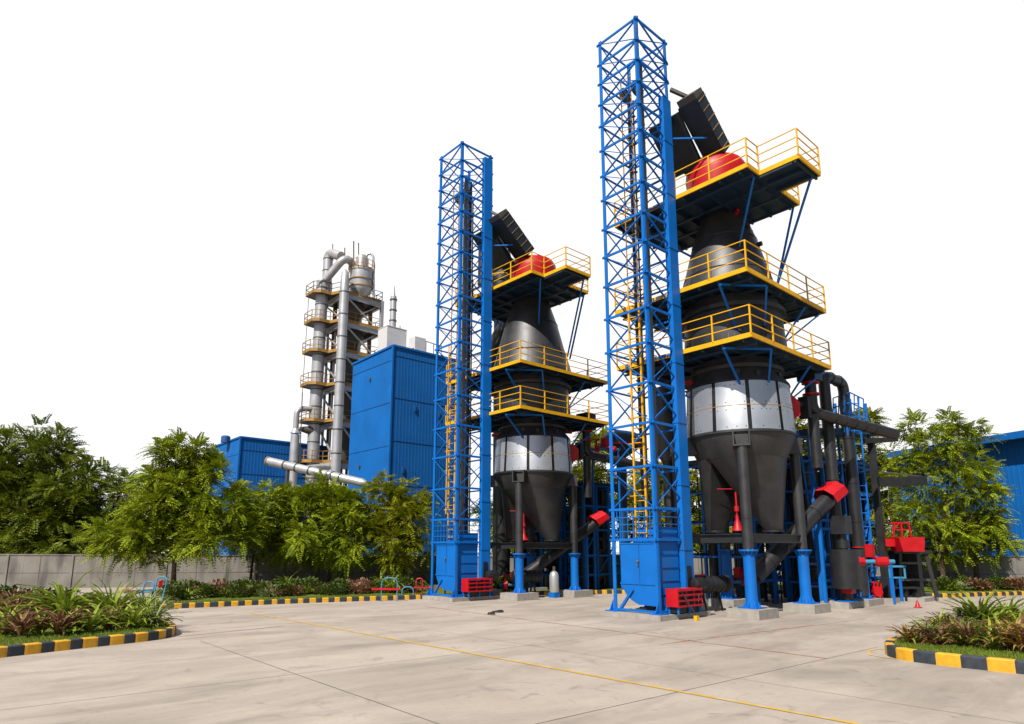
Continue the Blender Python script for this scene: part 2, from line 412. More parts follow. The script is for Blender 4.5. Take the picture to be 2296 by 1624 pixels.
# ------------------------------------------------------------------ boundary wall
wp = [W(-50, 39, 0), W(-30, 41.5, 0), W(-14, 44.5, 0), W(6, 45, 0), W(20, 42.5, 0), W(29.5, 41.2, 0), W(46, 40.5, 0)]
wall_label = ['grey concrete panel wall behind the left planting strip, under the feathery trees',
              'grey concrete panel wall behind the right planting bed, below the blue shed']
def wall_run(pts, label, h0, h1):
    root = thing('boundary_wall', label, 'wall', pts[0])
    body = MB(); cap = MB(); ribs = MB(); jn = MB()
    tot = sum((q - p).length for p, q in zip(pts, pts[1:])); s = 0
    for p, q in zip(pts, pts[1:]):
        l = (q - p).length; d = (q - p) / l; nrm = V((d.y, -d.x, 0))
        ha = h0 + (h1 - h0) * s / tot; hb = h0 + (h1 - h0) * (s + l) / tot
        t = nrm * 0.1
        body.add([p + t, q + t, q - t, p - t, p + t + UP * ha, q + t + UP * hb, q - t + UP * hb, p - t + UP * ha],
                 [(0, 1, 5, 4), (1, 2, 6, 5), (2, 3, 7, 6), (3, 0, 4, 7), (4, 5, 6, 7)])
        cap.beam(p + UP * (ha + .03), q + UP * (hb + .03), 0.28, 0.07)
        k = int(l / 1.75)
        for i in range(k):
            f = (i + 0.5) / k; c = p.lerp(q, f) + t; hh = ha + (hb - ha) * f
            if i % 3 == 1: ribs.beam(c + nrm * .03, c + nrm * .03 + UP * (hh - .01), 0.12, 0.06, up=nrm)
            else: jn.beam(c + nrm * .004, c + nrm * .004 + UP * (hh - .01), 0.035, 0.012, up=nrm)
        jn.beam(p + t + nrm * .002 + UP * ha * .46, q + t + nrm * .002 + UP * hb * .46, 0.012, 0.03)
        s += l
    body.build('panel_face', 'wall', root, False); cap.build('coping', 'wall', root, False)
    ribs.build('panel_rib', 'wall', root, False); jn.build('panel_joint', 'joint', root, False)
wall_run(wp[:4], wall_label[0], 2.1, 1.8)
wall_run(wp[3:5], 'low stretch of grey concrete wall behind the two kilns', 1.8, 1.85)
wall_run(wp[4:], wall_label[1], 1.85, 1.95)

# ------------------------------------------------------------------ lattice tower
TA, TB, TWA, TWB = 18.95, 13.83, 2.0, 1.95
LV = [23.22, 22.26, 21.36, 20.4, 19.41, 18.3, 17.16, 16.1, 14.83, 13.65, 12.42, 11.08, 9.73, 8.24, 6.77, 5.22, 3.74, 2.66]
def make_tower():
    root = thing('lattice_tower', 'tallest blue steel lattice hoist tower, in front of the larger kiln on the right', 'hoist tower', (TA, TB, 0), 'blue lattice hoist towers')
    z0 = 0.17
    cn = {'f': V((TA, TB, 0)), 'l': V((TA, TB + TWB, 0)), 'r': V((TA + TWA, TB, 0)), 'b': V((TA + TWA, TB + TWB, 0))}
    for k, w in (('f', .11), ('l', .14), ('r', .12), ('b', .09)):
        m = MB(); c = cn[k]
        # angle-iron leg: two flanges
        sx = 1 if k in 'fl' else -1; sy = 1 if k in 'fr' else -1
        m.box(c.x - .02, c.x + .02, min(c.y, c.y + sy * w), max(c.y, c.y + sy * w), z0 + .03, LV[0] + .12)
        m.box(min(c.x + sx * .021, c.x + sx * w), max(c.x + sx * .021, c.x + sx * w), c.y - .02, c.y + .02, z0 + .03, LV[0] + .12)
        m.box(c.x - .26, c.x + .26, c.y - .22, c.y + .22, z0, z0 + .03)
        for g in (-1, 1):
            m.prism([c + V((g * .03, .0, z0 + .03)), c + V((g * .24, .0, z0 + .03)), c + V((g * .03, .0, z0 + .4))], (0, .025, 0))
        m.build('leg', 'blue', root)
    def face(a, b): return cn[a], cn[b]
    for i, z in enumerate(LV):
        for (a, b, w) in (('f', 'l', .085), ('f', 'r', .093), ('l', 'b', .06), ('r', 'b', .068)):
            p, q = face(a, b); d = (q - p).normalized() * (.10 if w > .07 else .0)
            MB().beam(p - d + UP * z, q + d + UP * z, .06, w).build('beam', 'blue', root)
    for i in range(len(LV) - 2):
        zt, zb = LV[i], LV[i + 1]
        for (a, b, kind) in (('f', 'l', 2), ('f', 'r', 2), ('l', 'b', 1), ('r', 'b', 1)):
            p, q = face(a, b); n = (q - p).cross(UP).normalized()
            MB().beam(q + UP * zb + n * .035, p + UP * zt + n * .035, .035, .068 if kind == 2 else .035, up=n).build('brace', 'blue', root)
            if kind == 2: MB().beam(p + UP * zb - n * .035, q + UP * zt - n * .035, .025, .036, up=n).build('brace', 'blue', root)
    # hoist casing on the right hand leg
    ca = MB().box(TA + TWA - .56, TA + TWA - .02, TB - .12, TB + .10, z0, 20.4)
    ca.build('casing', 'blue', root, False)
    for k in range(1, 9): MB().box(TA + TWA - .58, TA + TWA - .005, TB - .14, TB + .12, 2.3 * k, 2.3 * k + .05).build('casing_flange', 'blue', root, False)
    MB().box(TA + TWA - .46, TA + TWA - .22, TB - .15, TB - .122, .95, 1.75).build('control_box', 'black', root, False)
    # ladder inside the left face
    lad = MB(); x = TA + .32; y0, y1 = TB + .62, TB + 1.1
    for y in (y0, y1): lad.box(x - .03, x + .03, y - .03, y + .03, 2.75, 11.5); lad.box(x - .018, x + .018, y - .018, y + .018, 11.502, 21.3, 1)
    lad.box(x - .33, x - .29, (y0 + y1) / 2 - .02, (y0 + y1) / 2 + .02, 4.0, 12.5)
    z = 2.9
    while z < 21.2: lad.tube([(x, y0, z), (x, y1, z)], .018 if z < 11.5 else .012, 5, 0 if z < 11.5 else 1); z += .38
    z = 4.2
    while z < 12.4:
        lad.tube([(x, y0, z), (x - .24, y0 - .02, z), (x - .31, (y0 + y1) / 2, z), (x - .24, y1 + .02, z), (x, y1, z)], .016, 5); z += .95
    lad.build('ladder', ['yellow', 'ochre'], root)
    rp = MB().tube([(TA + .5, TB + .26, 1.0), (TA + .5, TB + .26, 21.6)], .10, 10)
    for k in range(14): rp.tube([(TA + .5, TB + .26, 2 + k * 1.4), (TA + .5, TB + .26, 2.06 + k * 1.4)], .115, 10)
    rp.build('riser_pipe', 'pipegrey', root)
    for yy, xx, mk, w in ((.42, .62, 'blue', .07), (1.25, 1.3, 'greydark', .05), (.95, 1.5, 'deck', .05), (1.1, .8, 'black', .08)):
        g = MB().box(TA + xx, TA + xx + w, TB + yy, TB + yy + w, 1.5, 20.9)
        for k in range(15): g.box(TA + xx - .04, TA + xx + w + .04, TB + yy - .04, TB + yy + w + .04, 2.2 + k * 1.28, 2.25 + k * 1.28)
        g.build('guide_rail', mk, root, False)
    # head sheaves at the top
    for yy in (.7, 1.3):
        MB().tube([(TA + .9, TB + yy, 20.95), (TA + .9, TB + yy + .12, 20.95)], .32, 16).build('sheave', 'greydark', root)
    # loading hopper at the foot, rounded towards the back
    pr = [(TB + .08, .42), (TB + .08, 2.52), (TB + 1.62, 2.52), (TB + 1.62, 1.16), (TB + 1.57, .98), (TB + 1.44, .78), (TB + 1.2, .58), (TB + .9, .44)]
    h = MB().prism([(TA + .05, y, z) for y, z in pr], (1.3, 0, 0))
    h.box(TA + .028, TA + 1.36, TB + .05, TB + 1.66, 2.515, 2.56)
    h.box(TA + .025, TA + .049, TB + .02, TB + 1.66, 1.12, 1.17)
    for k in range(4): h.box(TA + .04, TA + 1.36, TB + .052, TB + .079, .8 + k * .45, .812 + k * .45)
    hp = h.build('hopper', 'blue', root)
    d = MB().box(TA + .03, TA + .048, TB + .80, TB + .815, 1.2, 2.5); d.build('door_seam', 'claddark', hp, False)
    hd = MB().box(TA - .01, TA + .048, TB + .83, TB + .87, 1.75, 1.9, 0); hd.tube([(TA + .0, TB + .85, 1.88), (TA + .03, TB + .85, 1.93)], .05, 8)
    hd.build('handle', 'greydark', hp)
    bk = MB().box(TA + .35, TA + 1.4, TB + .12, TB + 1.2, 2.56, 3.1); bk.build('bin_top', 'blue', hp, False)
    # cage of bars above the hopper
    cg = MB()
    for z in (2.95, 3.2, 3.45): cg.beam((TA, TB, z), (TA, TB + TWB, z), .03, .03); cg.beam((TA, TB, z), (TA + TWA, TB, z), .03, .03)
    for k in range(1, 8): cg.beam((TA, TB + TWB * k / 8, 2.6), (TA, TB + TWB * k / 8, 3.7), .025, .025)
    cg.build('guard_bars', 'blue', root, False)
    sk = MB()
    sk.beam((TA, TB, z0 + .07), (TA, TB + TWB, z0 + .07), .1, .08); sk.beam((TA, TB, z0 + .07), (TA + TWA, TB, z0 + .07), .1, .08)
    sk.beam((TA + .02, TB + TWB - .25, z0 + .05), (TA + .02, TB + TWB - .85, .95), .09, .09)
    sk.beam((TA + .75, TB + .3, z0), (TA + .75, TB + .3, .40), .5, .5); sk.build('base_frame', ['blue'], root, False)
    MB().box(TA + .5, TA + 1.1, TB + .3, TB + .9, z0, .41).build('boot', 'black', root, False)
    return root
tower = make_tower()
TOFF = V((-.15, 11.18, 0))
tower2 = dup(tower, TOFF, 'shorter blue steel lattice hoist tower farther away, beside the tall blue building', scale=(1, 1, 1.0))
ORG = V((TA, TB, 0))
MB().box(TA + TWA - .56, TA + TWA - .02, TB - .12, TB + .10, 20.405, 23.0).build('casing', 'blue', tower2, False)
for dx, dy in ((1.0, .5), (1.25, .9), (.8, .75)):
    MB().tube([(TA + dx, TB + dy, .5), (TA + dx, TB + dy, 21.6)], .075, 8).build('riser_pipe', 'black', tower2)

def tower_plinth():
    m = MB().box(TA - .42, TA + 2.55, TB - .34, TB + .7, .004, .17); m.box(TA - .42, TA + .5, TB + .702, TB + TWB + .4, .004, .17)
    m.box(TA + 1.4, TA + 2.55, TB + .702, TB + TWB + .4, .004, .16)
    return solo('tower_plinth', m, 'plinth', 'low concrete plinth under the tallest lattice tower', 'plinth', (TA, TB, 0), 'concrete plinths under the towers', False)
tpl = tower_plinth(); dup(tpl, TOFF, 'low concrete plinth under the shorter lattice tower farther away')

def guard():
    x0, x1, y0, y1 = TA + .30, TA + 1.75, TB - .30, TB - .07
    r = thing('motor_guard', 'red barred guard cage at the foot of the tallest lattice tower', 'guard cage', (x0, y0, .17), 'red guard cages')
    MB().box(x0, x0 + .03, y0 - .25, y1, .42, .98).build('side_plate', 'red', r, False)
    m = MB()
    for z in (.44, .62, .80, .96): m.beam((x0 + .03, y0 - .25, z), (x1, y0 - .25, z), .05, .06)
    for k in range(4): m.beam((x0 + .05 + k * .46, y0 - .22, .40), (x0 + .05 + k * .46, y0 - .22, 1.0), .05, .05)
    for z in (.44, .96): m.beam((x1, y0 - .25, z), (x1, y1, z), .05, .06)
    m.box(x0, x1, y0 - .26, y1, .985, 1.01)
    m.build('bars', 'red', r, False)
    for k in range(3):
        for y in (y0 - .18, y1 - .05): MB().box(x0 + .08 + k * .62, x0 + .14 + k * .62, y - .03, y + .03, .17, .42).build('foot', 'blue', r, False)
    MB().box(x0 + .1, x1 - .1, y0 - .15, y1 - .06, .22, .9).build('gearbox', 'black', r, False)
    return r
gd = guard(); dup(gd, TOFF, 'red barred guard cage at the foot of the shorter lattice tower')
def motor():
    c = V((TA + TWA - .1, TB - .36, 1.15))
    r = thing('drive_motor', 'rounded black drive motor above the red guard of the tallest tower', 'motor', c - UP * .15, 'black hoist drive motors')
    m = MB(); pts = [c + V((-.32, 0, 0)), c + V((-.3, 0, 0)), c + V((-.18, 0, 0)), c + V((.16, 0, 0)), c + V((.3, 0, 0)), c + V((.34, 0, 0))]
    m.tube(pts, [.1, .17, .21, .21, .17, .08], 16); m.build('motor_body', 'black', r)
    MB().box(c.x - .12, c.x + .12, c.y - .1, c.y + .28, c.z - .22, c.z - .12).build('mounting_foot', 'black', r, False)
    return r
mo = motor(); dup(mo, TOFF, 'rounded black drive motor above the red guard of the shorter tower')

# ------------------------------------------------------------------ skip chute at the tower head
def chute():
    r = thing('discharge_chute', 'inclined black ribbed chute from the tallest tower down to the red kiln dome', 'chute', (20.9, 13.2, 19.3), 'inclined black chutes at the kiln tops')
    def incl(top, bot, t, y0, y1):
        dx, dz = bot[0] - top[0], bot[1] - top[1]; l = hypot(dx, dz); nx, nz = -dz / l, dx / l
        if nz < 0: nx, nz = -nx, -nz
        poly = [top, bot, (bot[0] + nx * t, bot[1] + nz * t), (top[0] + nx * t, top[1] + nz * t)]
        return MB().prism([(a, y0, z) for a, z in poly], (0, y1 - y0, 0)), nx, nz, poly
    top, bot = (21.1, 20.0), (23.0, 18.4); y0, y1, t = 12.6, 13.5, .80
    m, nx, nz, poly = incl(top, bot, t, y0, y1); m.build('hood', 'hood', r, False)
    for k in range(6):
        f = .06 + k * .17; a, z = top[0] + (bot[0] - top[0]) * f, top[1] + (bot[1] - top[1]) * f
        MB().beam((a - nx * .01, y0 - .012, z - nz * .01), (a + nx * (t + .02), y0 - .012, z + nz * (t + .02)), .02, .025).build('rib', 'ochre', r, False)
    m, _, _, p2 = incl((20.98, 19.75), (22.6, 18.1), .35, 13.52, 14.9); m.build('trough', 'hood', r, False)
    ux, uz = (bot[0] - top[0]), (bot[1] - top[1]); ul = hypot(ux, uz); ux, uz = ux / ul * .22, uz / ul * .22
    MB().prism([(q[0] - ux * k, y0 + .02, q[1] - uz * k) for q, k in ((poly[0], 0), (poly[3], 0), (poly[3], .8), (poly[0], 1.2))], (0, .8, 0)).build('end_cover', 'greydark', r, False)
    sp = MB(); sp.loft([V((22.3, y, z)) for y, z in ((13.55, 18.5), (14.6, 18.5), (14.6, 18.85), (13.55, 18.85))], [V((23.2, y, z)) for y, z in ((13.5, 17.75), (14.1, 17.75), (14.1, 18.0), (13.5, 18.0))])
    sp.build('spout', 'dark', r, False)
    st = MB(); st.beam((20.95, 13.7, 20.95), (21.45, 13.1, 20.45), .16, .12).build('support_arm', 'black', r, False)
    MB().beam((20.95, 13.9, 18.8), (22.2, 12.9, 18.9), .06, .06).build('tie_bar', 'blue', r, False)
    return r
ch = chute()
KS = .925; KOFF = V((-.30, 11.65, 0))
ch2 = dup(ch, V((-.40, 11.5, 19.3 * (.965) - 19.3)), 'inclined black ribbed chute from the shorter tower to the smaller red dome', scale=(1, 1, .95))

# ------------------------------------------------------------------ kiln
KA, KB = 24.0, 13.3
ax = (KA, KB)
FEET = [(21.95, 12.12), (25.5, 11.85), (22.25, 15.1), (25.5, 15.1)]
def railing(edges, z, h=1.08):
    m = MB()
    for p, q in edges:
        p, q = V((*p, z)), V((*q, z)); l = (q - p).length; k = max(1, round(l / 1.5))
        for i in range(k):
            c = p.lerp(q, i / k); m.beam(c, c + UP * (h + .01), .05, .05)
        for f in (.36, .68, 1.0): m.beam(p + UP * h * f, q + UP * h * f, .032, .032)
    return m
def platform(root, poly, z, label):
    P = [V((x, y, z)) for x, y in poly]; n = len(P)
    deck = MB().prism([p - UP * .05 for p in P], (0, 0, .05))
    x0, x1 = min(p.x for p in P), max(p.x for p in P); y0, y1 = min(p.y for p in P if p.y > 10.5), max(p.y for p in P)
    pl = deck.build('platform', 'deck', root, False)
    j = MB()
    y = y0 + .35
    while y < y1: j.box(x0 + .05, x1 - .05, y - .04, y + .04, z - .2, z - .053); y += .82
    x = x0 + .45
    while x < x1: j.box(x - .05, x + .05, y0 + .06, y1 - .06, z - .28, z - .205); x += 1.1
    for p in P:
        if p.y < 10: j.box(min(p.x, 22.6), max(p.x, 22.6), p.y + .1, p.y + .18, z - .2, z - .055)
    if min(p.y for p in P) < 10:
        for xx in (21.9, 22.6, 23.3): j.box(xx - .04, xx + .04, 9.4, y0 + .05, z - .2, z - .055)
    j.build('joist', 'deck', pl, False)
    t = MB(); ed = [(poly[i], poly[(i + 1) % n]) for i in range(n)]
    for p, q in ed: t.beam(V((*p, z - .02)), V((*q, z - .02)), .05, .17)
    t.build('toe_board', 'yellow', pl, False)
    railing(ed, z).build('railing', 'yellow', pl, False)
    return pl
def make_kiln():
    r = thing('shaft_kiln', 'larger dark shaft kiln with red dome and silver band, on the right', 'kiln', (KA, KB, 0), 'dark shaft kilns')
    lt = lambda prof, n=48: MB().lathe(ax, prof, n)
    c3 = V((KA, KB, 0)) - RT * .28
    MB().lathe((c3.x, c3.y), [(1.2, 17.2), (1.30, 17.9), (1.27, 18.22), (1.12, 18.50), (.76, 18.64), (.70, 18.69), (.2, 18.71)], 48).build('dome', 'red', r)
    MB().tube([(KA + .0, KB - .1, 18.46), (KA - .2, KB - .2, 18.95)], .05, 8).build('vent_pipe', 'red', r)
    c2 = V((KA, KB, 0)) - RT * .14
    l2 = lambda prof: MB().lathe((c2.x, c2.y), prof, 48)
    l2([(.86, 15.95), (.86, 16.02), (.80, 16.03), (.80, 16.7), (1.0, 16.71), (1.0, 17.2)]).build('neck', 'dark', r)
    l2([(.92, 16.28), (.94, 16.30), (.94, 16.42), (.90, 16.44)]).build('neck_flange', 'dark', r)
    l2([(2.02, 12.2), (1.98, 12.32), (1.72, 13.3), (1.30, 14.9), (.84, 16.25), (.80, 16.36)]).build('cone_shell', 'dark', r)
    sm = MB()
    for k in range(12):
        a = k * pi / 6 + .2; d = V((cos(a), sin(a), 0)); c = c2
        sm.beam(c + d * 1.975 + UP * 12.4, c + d * 1.725 + UP * 13.3, .02, .02); sm.beam(c + d * 1.725 + UP * 13.3, c + d * .86 + UP * 16.2, .02, .02)
    sm.lathe((c2.x, c2.y), [(1.735, 13.28), (1.745, 13.3), (1.725, 13.33)], 48, 0, False)
    sm.lathe((c2.x, c2.y), [(1.325, 14.85), (1.33, 14.88), (1.305, 14.9)], 48, 0, False)
    sm.build('weld_seam', 'black', r)
    lt([(1.98, 9.72), (2.0, 9.8), (1.92, 11.4), (1.86, 12.1)]).build('upper_drum', 'dark', r)
    lt([(2.0, 11.5), (2.06, 11.52), (2.06, 11.68), (1.9, 11.7)]).build('drum_flange', 'dark', r)
    rb = MB()
    for k in range(60):
        a = k * pi / 30; rb.beam((KA + 2.01 * cos(a), KB + 2.01 * sin(a), 9.8), (KA + 1.97 * cos(a), KB + 1.97 * sin(a), 10.45), .03, .03)
    rb.build('stiffener_rib', 'dark', r, False)
    lt([(2.0, 8.58), (1.98, 8.66), (1.72, 9.0), (1.66, 9.6)]).build('lower_drum', 'dark', r)
    lt([(1.72, 9.12), (1.82, 9.14), (1.82, 9.28), (1.7, 9.3)]).build('drum_flange', 'dark', r)
    # silver insulation band of separate sheets
    NP = 10
    for k in range(NP):
        a0 = 2 * pi * k / NP + .10; a1 = 2 * pi * (k + 1) / NP + .10 - .07
        m = MB(); n = 10; vs = []; fs = []
        for i in range(n + 1):
            a = a0 + (a1 - a0) * i / n
            for rr, z in ((2.04, 6.66), (2.07, 6.70), (2.02, 7.60), (2.015, 7.63), (1.96, 8.56)):
                vs.append((KA + rr * cos(a), KB + rr * sin(a), z))
        for i in range(n):
            for c in range(4): b = i * 5 + c; fs.append((b, b + 5, b + 6, b + 1))
        m.add(vs, fs, 0)
        for fa in (.06, .35, .52, .66, .94):
            for z in (6.8, 7.45, 7.74, 8.4):
                if random.random() < .25: continue
                a = a0 + (a1 - a0) * fa; rr = 2.07 - (z - 6.7) * .06
                m.tube([(KA + (rr - .02) * cos(a), KB + (rr - .02) * sin(a), z), (KA + (rr + .012) * cos(a), KB + (rr + .012) * sin(a), z)], .022, 6, 1)
        m.build('insulation_panel', ['silver', 'greydark'], r)
    lt([(2.0, 6.64), (2.02, 6.68), (1.925, 8.58), (1.9, 8.6)]).build('band_core', 'black', r)
    lt([(2.025, 7.6), (2.03, 7.615), (2.02, 7.63)]).build('band_seam', 'ochre', r)
    lt([(2.10, 6.60), (2.10, 6.665), (2.0, 6.67)]).build('band_flange', 'dark', r)
    # bottom: short funnel that divides into two discharge legs
    lt([(1.66, 5.75), (1.70, 5.82), (2.04, 6.58), (2.04, 6.60)]).build('hopper_cone', 'dark', r)
    n1 = V((-.3, -.95, 0)).normalized(); c = V((KA, KB, 0))
    for sg, bot, rb_ in ((1, RT * .92 - FW * .35, .36), (-1, -RT * 1.08 + FW * .35, .36)):
        n = n1 * sg; t = V((-n.y, n.x, 0)); N = 28; ra = []; rbm = []; mid = []
        for i in range(N):
            f = i / N
            if f < .7: a = -pi / 2 + pi * f / .7; q = n * cos(a) * 1.655 + t * sin(a) * 1.655 + n * .02
            else: q = t * 1.655 * (1 - 2 * (f - .7) / .3) + n * .02
            ra.append(c + q + UP * 5.76)
            a = atan2(q.dot(t), q.dot(n) - .55); e = (n * cos(a) + t * sin(a)) * rb_
            rbm.append(c + bot + e + UP * 3.06)
        m = MB().loft(ra, rbm)
        for i in range(int(N * .7), N - 1): m.m[i] = 1  # shade of the opening between the legs put into the flat faces as black
        m.build('discharge_leg', ['dark', 'black'], r)
        b = c + bot
        MB().lathe((b.x, b.y), [(rb_ + .05, 2.97), (rb_ + .05, 3.05), (rb_, 3.055)], 24).build('outlet_flange', 'black', r)
    v = MB(); b = c - RT * .50 - FW * .55
    v.tube([b + UP * 5.2, b + UP * 3.5], .035, 8); v.tube([b + UP * 3.95, b + UP * 3.75], .09, 8)
    v.lathe((b.x, b.y), [(.24, 3.02), (.16, 3.15), (.07, 3.45), (.06, 3.6)], 16); v.tube([b + UP * 4.6 - RT * .7, b + UP * 4.6 + RT * .5], .02, 6)
    v.build('valve_rod', 'red', r)
    for (x, y) in FEET:
        d = (V((KA, KB, 0)) - V((x, y, 0))).normalized()
        lg = MB().tube([(x, y, 2.33), (x, y, 6.0)], .19, 18); lg.tube([(x, y, 3.4), (x, y, 3.44)], .20, 18)
        lo = lg.build('support_leg', 'dark', r)
        pd = MB().lathe((x, y), [(.215, .36), (.212, .5), (.205, 1.0), (.205, 2.2), (.215, 2.26)], 20)
        pd.lathe((x, y), [(.34, 2.262), (.34, 2.32)], 20); pd.box(x - .36, x + .36, y - .36, y + .36, .322, .358)
        for k in range(8):
            a = k * pi / 4; e = V((cos(a), sin(a), 0)); o = V((x, y, 0))
            pd.prism([o + e * .2 + UP * .36, o + e * .31 + UP * .36, o + e * .2 + UP * .60], V((-e.y, e.x, 0)) * .025)
            pd.prism([o + e * .2 + UP * 2.255, o + e * .33 + UP * 2.255, o + e * .2 + UP * 2.05], V((-e.y, e.x, 0)) * .025)
        pd.build('pedestal', 'blue', lo)
        bk = MB(); s = V((-d.y, d.x, 0)); o = V((x, y, 0)); w = .30
        bk.prism([o - s * w - d * .22 + UP * 6.0, o + s * w - d * .22 + UP * 6.0, o + s * w + d * .75 + UP * 6.0, o - s * w + d * .75 + UP * 6.0], (0, 0, .05))
        for g in (-1, 1):
            q = o + s * (g * w)
            bk.prism([q - d * .2 + UP * 6.05, q + d * .75 + UP * 6.05, q + d * .75 + UP * 6.62, q - d * .2 + UP * 6.62], s * (-g * .045))
        bk.prism([o + d * .3 - s * .25 + UP * 6.05, o + d * .3 + s * .25 + UP * 6.05, o + d * .3 + s * .25 + UP * 6.5, o + d * .3 - s * .25 + UP * 6.5], d * .03)
        bk.build('bracket', 'dark', lo, False)
    for i, j in ((0, 1), (0, 2), (1, 3), (2, 3)):
        p, q = V((*FEET[i], 2.72)), V((*FEET[j], 2.72)); d = (q - p).normalized() * .19
        MB().ibeam(p + d, q - d, .2, .32).build('cross_beam', 'dark', r, False)
    # galleries
    x0, x1, y0, y1 = 21.0, 27.45, 10.75, 16.85
    main = [(x0, y0), (x1, y0), (x1, y1), (x0, y1)]
    top = [(x0, y0 - .1), (21.85, y0 - .1), (21.85, 9.15), (23.6, 9.15), (23.6, y0 - .1), (25.1, y0 - .1), (25.1, y1), (x0, y1)]
    main = [(x0 - .02, y0 + .2), (x1, y0 + .2), (x1, y1 + .1), (x0 - .02, y1 + .1)]
    for poly, z, drop, rk in ((top, 16.15, 0, 1.1), (main, 12.2, 1.6, 1.95), (main, 9.75, 1.25, 1.85)):
        pl = platform(r, poly, z, '')
        zz = z - .12; st = lambda p, q, w=.07: MB().beam(p, q, w, w).build('strut', 'blue', pl, False)
        if drop:
            p, q = V((x0 + .06, y0 + 1.35, zz - .12)), V((x0 + 1.5, y0 + .26, zz - .12))
            st(p, q)
            for s_, tgt in ((p, V((KA - 1.6, KB - 1.05, zz - drop))), (q, V((KA - .75, KB - 1.7, zz - drop)))): st(s_, tgt)
            for f in (.72, .92):
                s_ = V((x0 + (x1 - x0) * f, y0 + .26, zz - .15)); st(s_, V((KA + 1.45, KB - 1.2, zz - 1.6)), .06)
            s_ = V((x0 + .06, y1 - .5, zz - .15)); st(s_, V((KA - 1.5, KB + .9, zz - 1.5)), .06)
        else:
            for s_, t_ in (((21.75, y0 + .06, zz), (KA - .75, KB - .75, zz - 2.3)), ((23.4, 9.4, zz), (KA + .55, KB - 1.6, zz - 3.6)), ((25.0, y0 + .1, zz), (KA + .95, KB - 1.4, zz - 3.6)), ((x0 + .1, y1 - .6, zz), (KA - 1.0, KB + .6, zz - 2.0))):
                st(V(s_), V(t_))
    # small red clamps round the joints and hatches on the shell
    for k, (ang, rr, z) in enumerate(((-2.2, .95, 15.85), (-.55, .98, 15.6), (-.3, 1.15, 15.1), (2.4, 2.1, 11.3), (-.35, 2.05, 11.3), (-.2, 1.95, 8.9), (2.5, 1.95, 8.9), (-.5, 1.95, 9.2))):
        d = V((cos(ang), sin(ang), 0)); c0 = V((KA, KB, z)) + d * rr
        MB().beam(c0 - d * .1, c0 + d * .22, .1, .16).build('clamp', 'red', r, False)
    for ang, rr, z in ((-2.55, 1.72, 12.95), (-2.3, 1.70, 12.9), (-2.0, 1.99, 10.6), (-2.5, 1.99, 10.55), (-2.6, 1.78, 8.95), (-2.2, 1.85, 8.85), (-1.6, 1.8, 8.9), (-1.9, 1.2, 15.2), (-1.5, 1.38, 14.5)):
        d = V((cos(ang), sin(ang), 0)); c0 = V((KA, KB, z)) + d * rr
        MB().tube([c0 - d * .08, c0 + d * .07], .10, 10).build('inspection_port', 'black', r)
    d = (RT - FW * .1).normalized(); c0 = V((KA, KB, 7.9)) + d * 2.02
    hb = MB().prism([c0 + UP * .42 - d * .05, c0 + UP * .5 + d * .1, c0 + UP * .2 + d * .38, c0 - UP * .35 + d * .36, c0 - UP * .5 + d * .1, c0 - UP * .45 - d * .05], FW * .35)
    hb.build('burner_box', 'red', r, False)
    return r
kiln = make_kiln()
kiln2 = dup(kiln, KOFF, 'smaller dark shaft kiln with red dome and silver band, between the two lattice towers', scale=(1, 1, KS))
seen = 0
for ch_ in sorted(kiln2.children, key=lambda o: -max((v.co.z for v in o.data.vertices))):
    n_ = ch_.name.split('.')[0]
    if n_ in ('dome', 'neck', 'neck_flange', 'vent_pipe') or (n_ == 'platform' and not seen):
        ch_.location.z += .9; ch_.location += RT * .35; seen += n_ == 'platform'
    if n_ in ('cone_shell', 'weld_seam'): ch_.scale = (1.1, 1.1, 1.2); ch_.location.z = -12.2 * .2; ch_.location += RT * .1
for i, (x, y) in enumerate(FEET):
    m = MB().box(x - .68, x + .68, y - .6, y + .6, .004, .32)
    nm = ['nearest', 'right', 'left', 'rear'][i]
    p = solo('leg_plinth', m, 'plinth', f'square concrete block under the {nm} blue pedestal of the larger kiln', 'plinth', (x, y, 0), 'concrete blocks under the kiln legs', False)
    dup(p, KOFF, f'square concrete block under the {nm} blue pedestal of the smaller kiln')

# ------------------------------------------------------------------ pipework beside the kilns
def offlabel(o, off, label): return dup(o, off, label)
def air_duct():
    q = at(1822, 925, 26.9); e = at(2008, 974, 28.5); z1 = q.z
    r = thing('air_duct', 'black air duct with red flange collars running right from under the larger kiln gallery', 'pipe', (q.x, q.y, z1), 'black air ducts with red collars')
    t = at(1818, 812, 26.9); tb = V((q.x, q.y, t.z))
    MB().box(q.x - .38, q.x + .38, q.y - .38, q.y + .38, tb.z - .85, tb.z + .05).build('duct_box', 'pipeblack', r, False)
    m = MB().tube(bent([V((q.x, q.y, tb.z - .85)), V((q.x, q.y, q.z)), e], .42), .23, 16)
    d = (e - V((q.x, q.y, q.z))).normalized()
    for k in range(1, 6): c = V((q.x, q.y, q.z)) + d * (.62 + k * .55); m.tube([c - d * .03, c + d * .03], .255, 16)
    m.build('pipe', 'pipeblack', r)
    for zz in (tb.z - .95, tb.z - 1.45): MB().lathe((q.x, q.y), [(.34, zz), (.34, zz + .07)], 20).build('collar', 'red', r)
    MB().tube([V((q.x, q.y, q.z - .1)), V((q.x, q.y, 5.6))], .22, 16).build('down_pipe', 'pipeblack', r)
    MB().box(q.x - .6, q.x - .3, q.y - .1, q.y + .3, q.z - .3, q.z + .6).build('valve', 'black', r, False)
    bx = at(1808, 905, 26.8); MB().tube([V((bx.x - .9, bx.y + .5, bx.z)), V((q.x, q.y, bx.z - .1))], .2, 12).build('side_branch', 'black', r)
    return r
duct = air_duct()
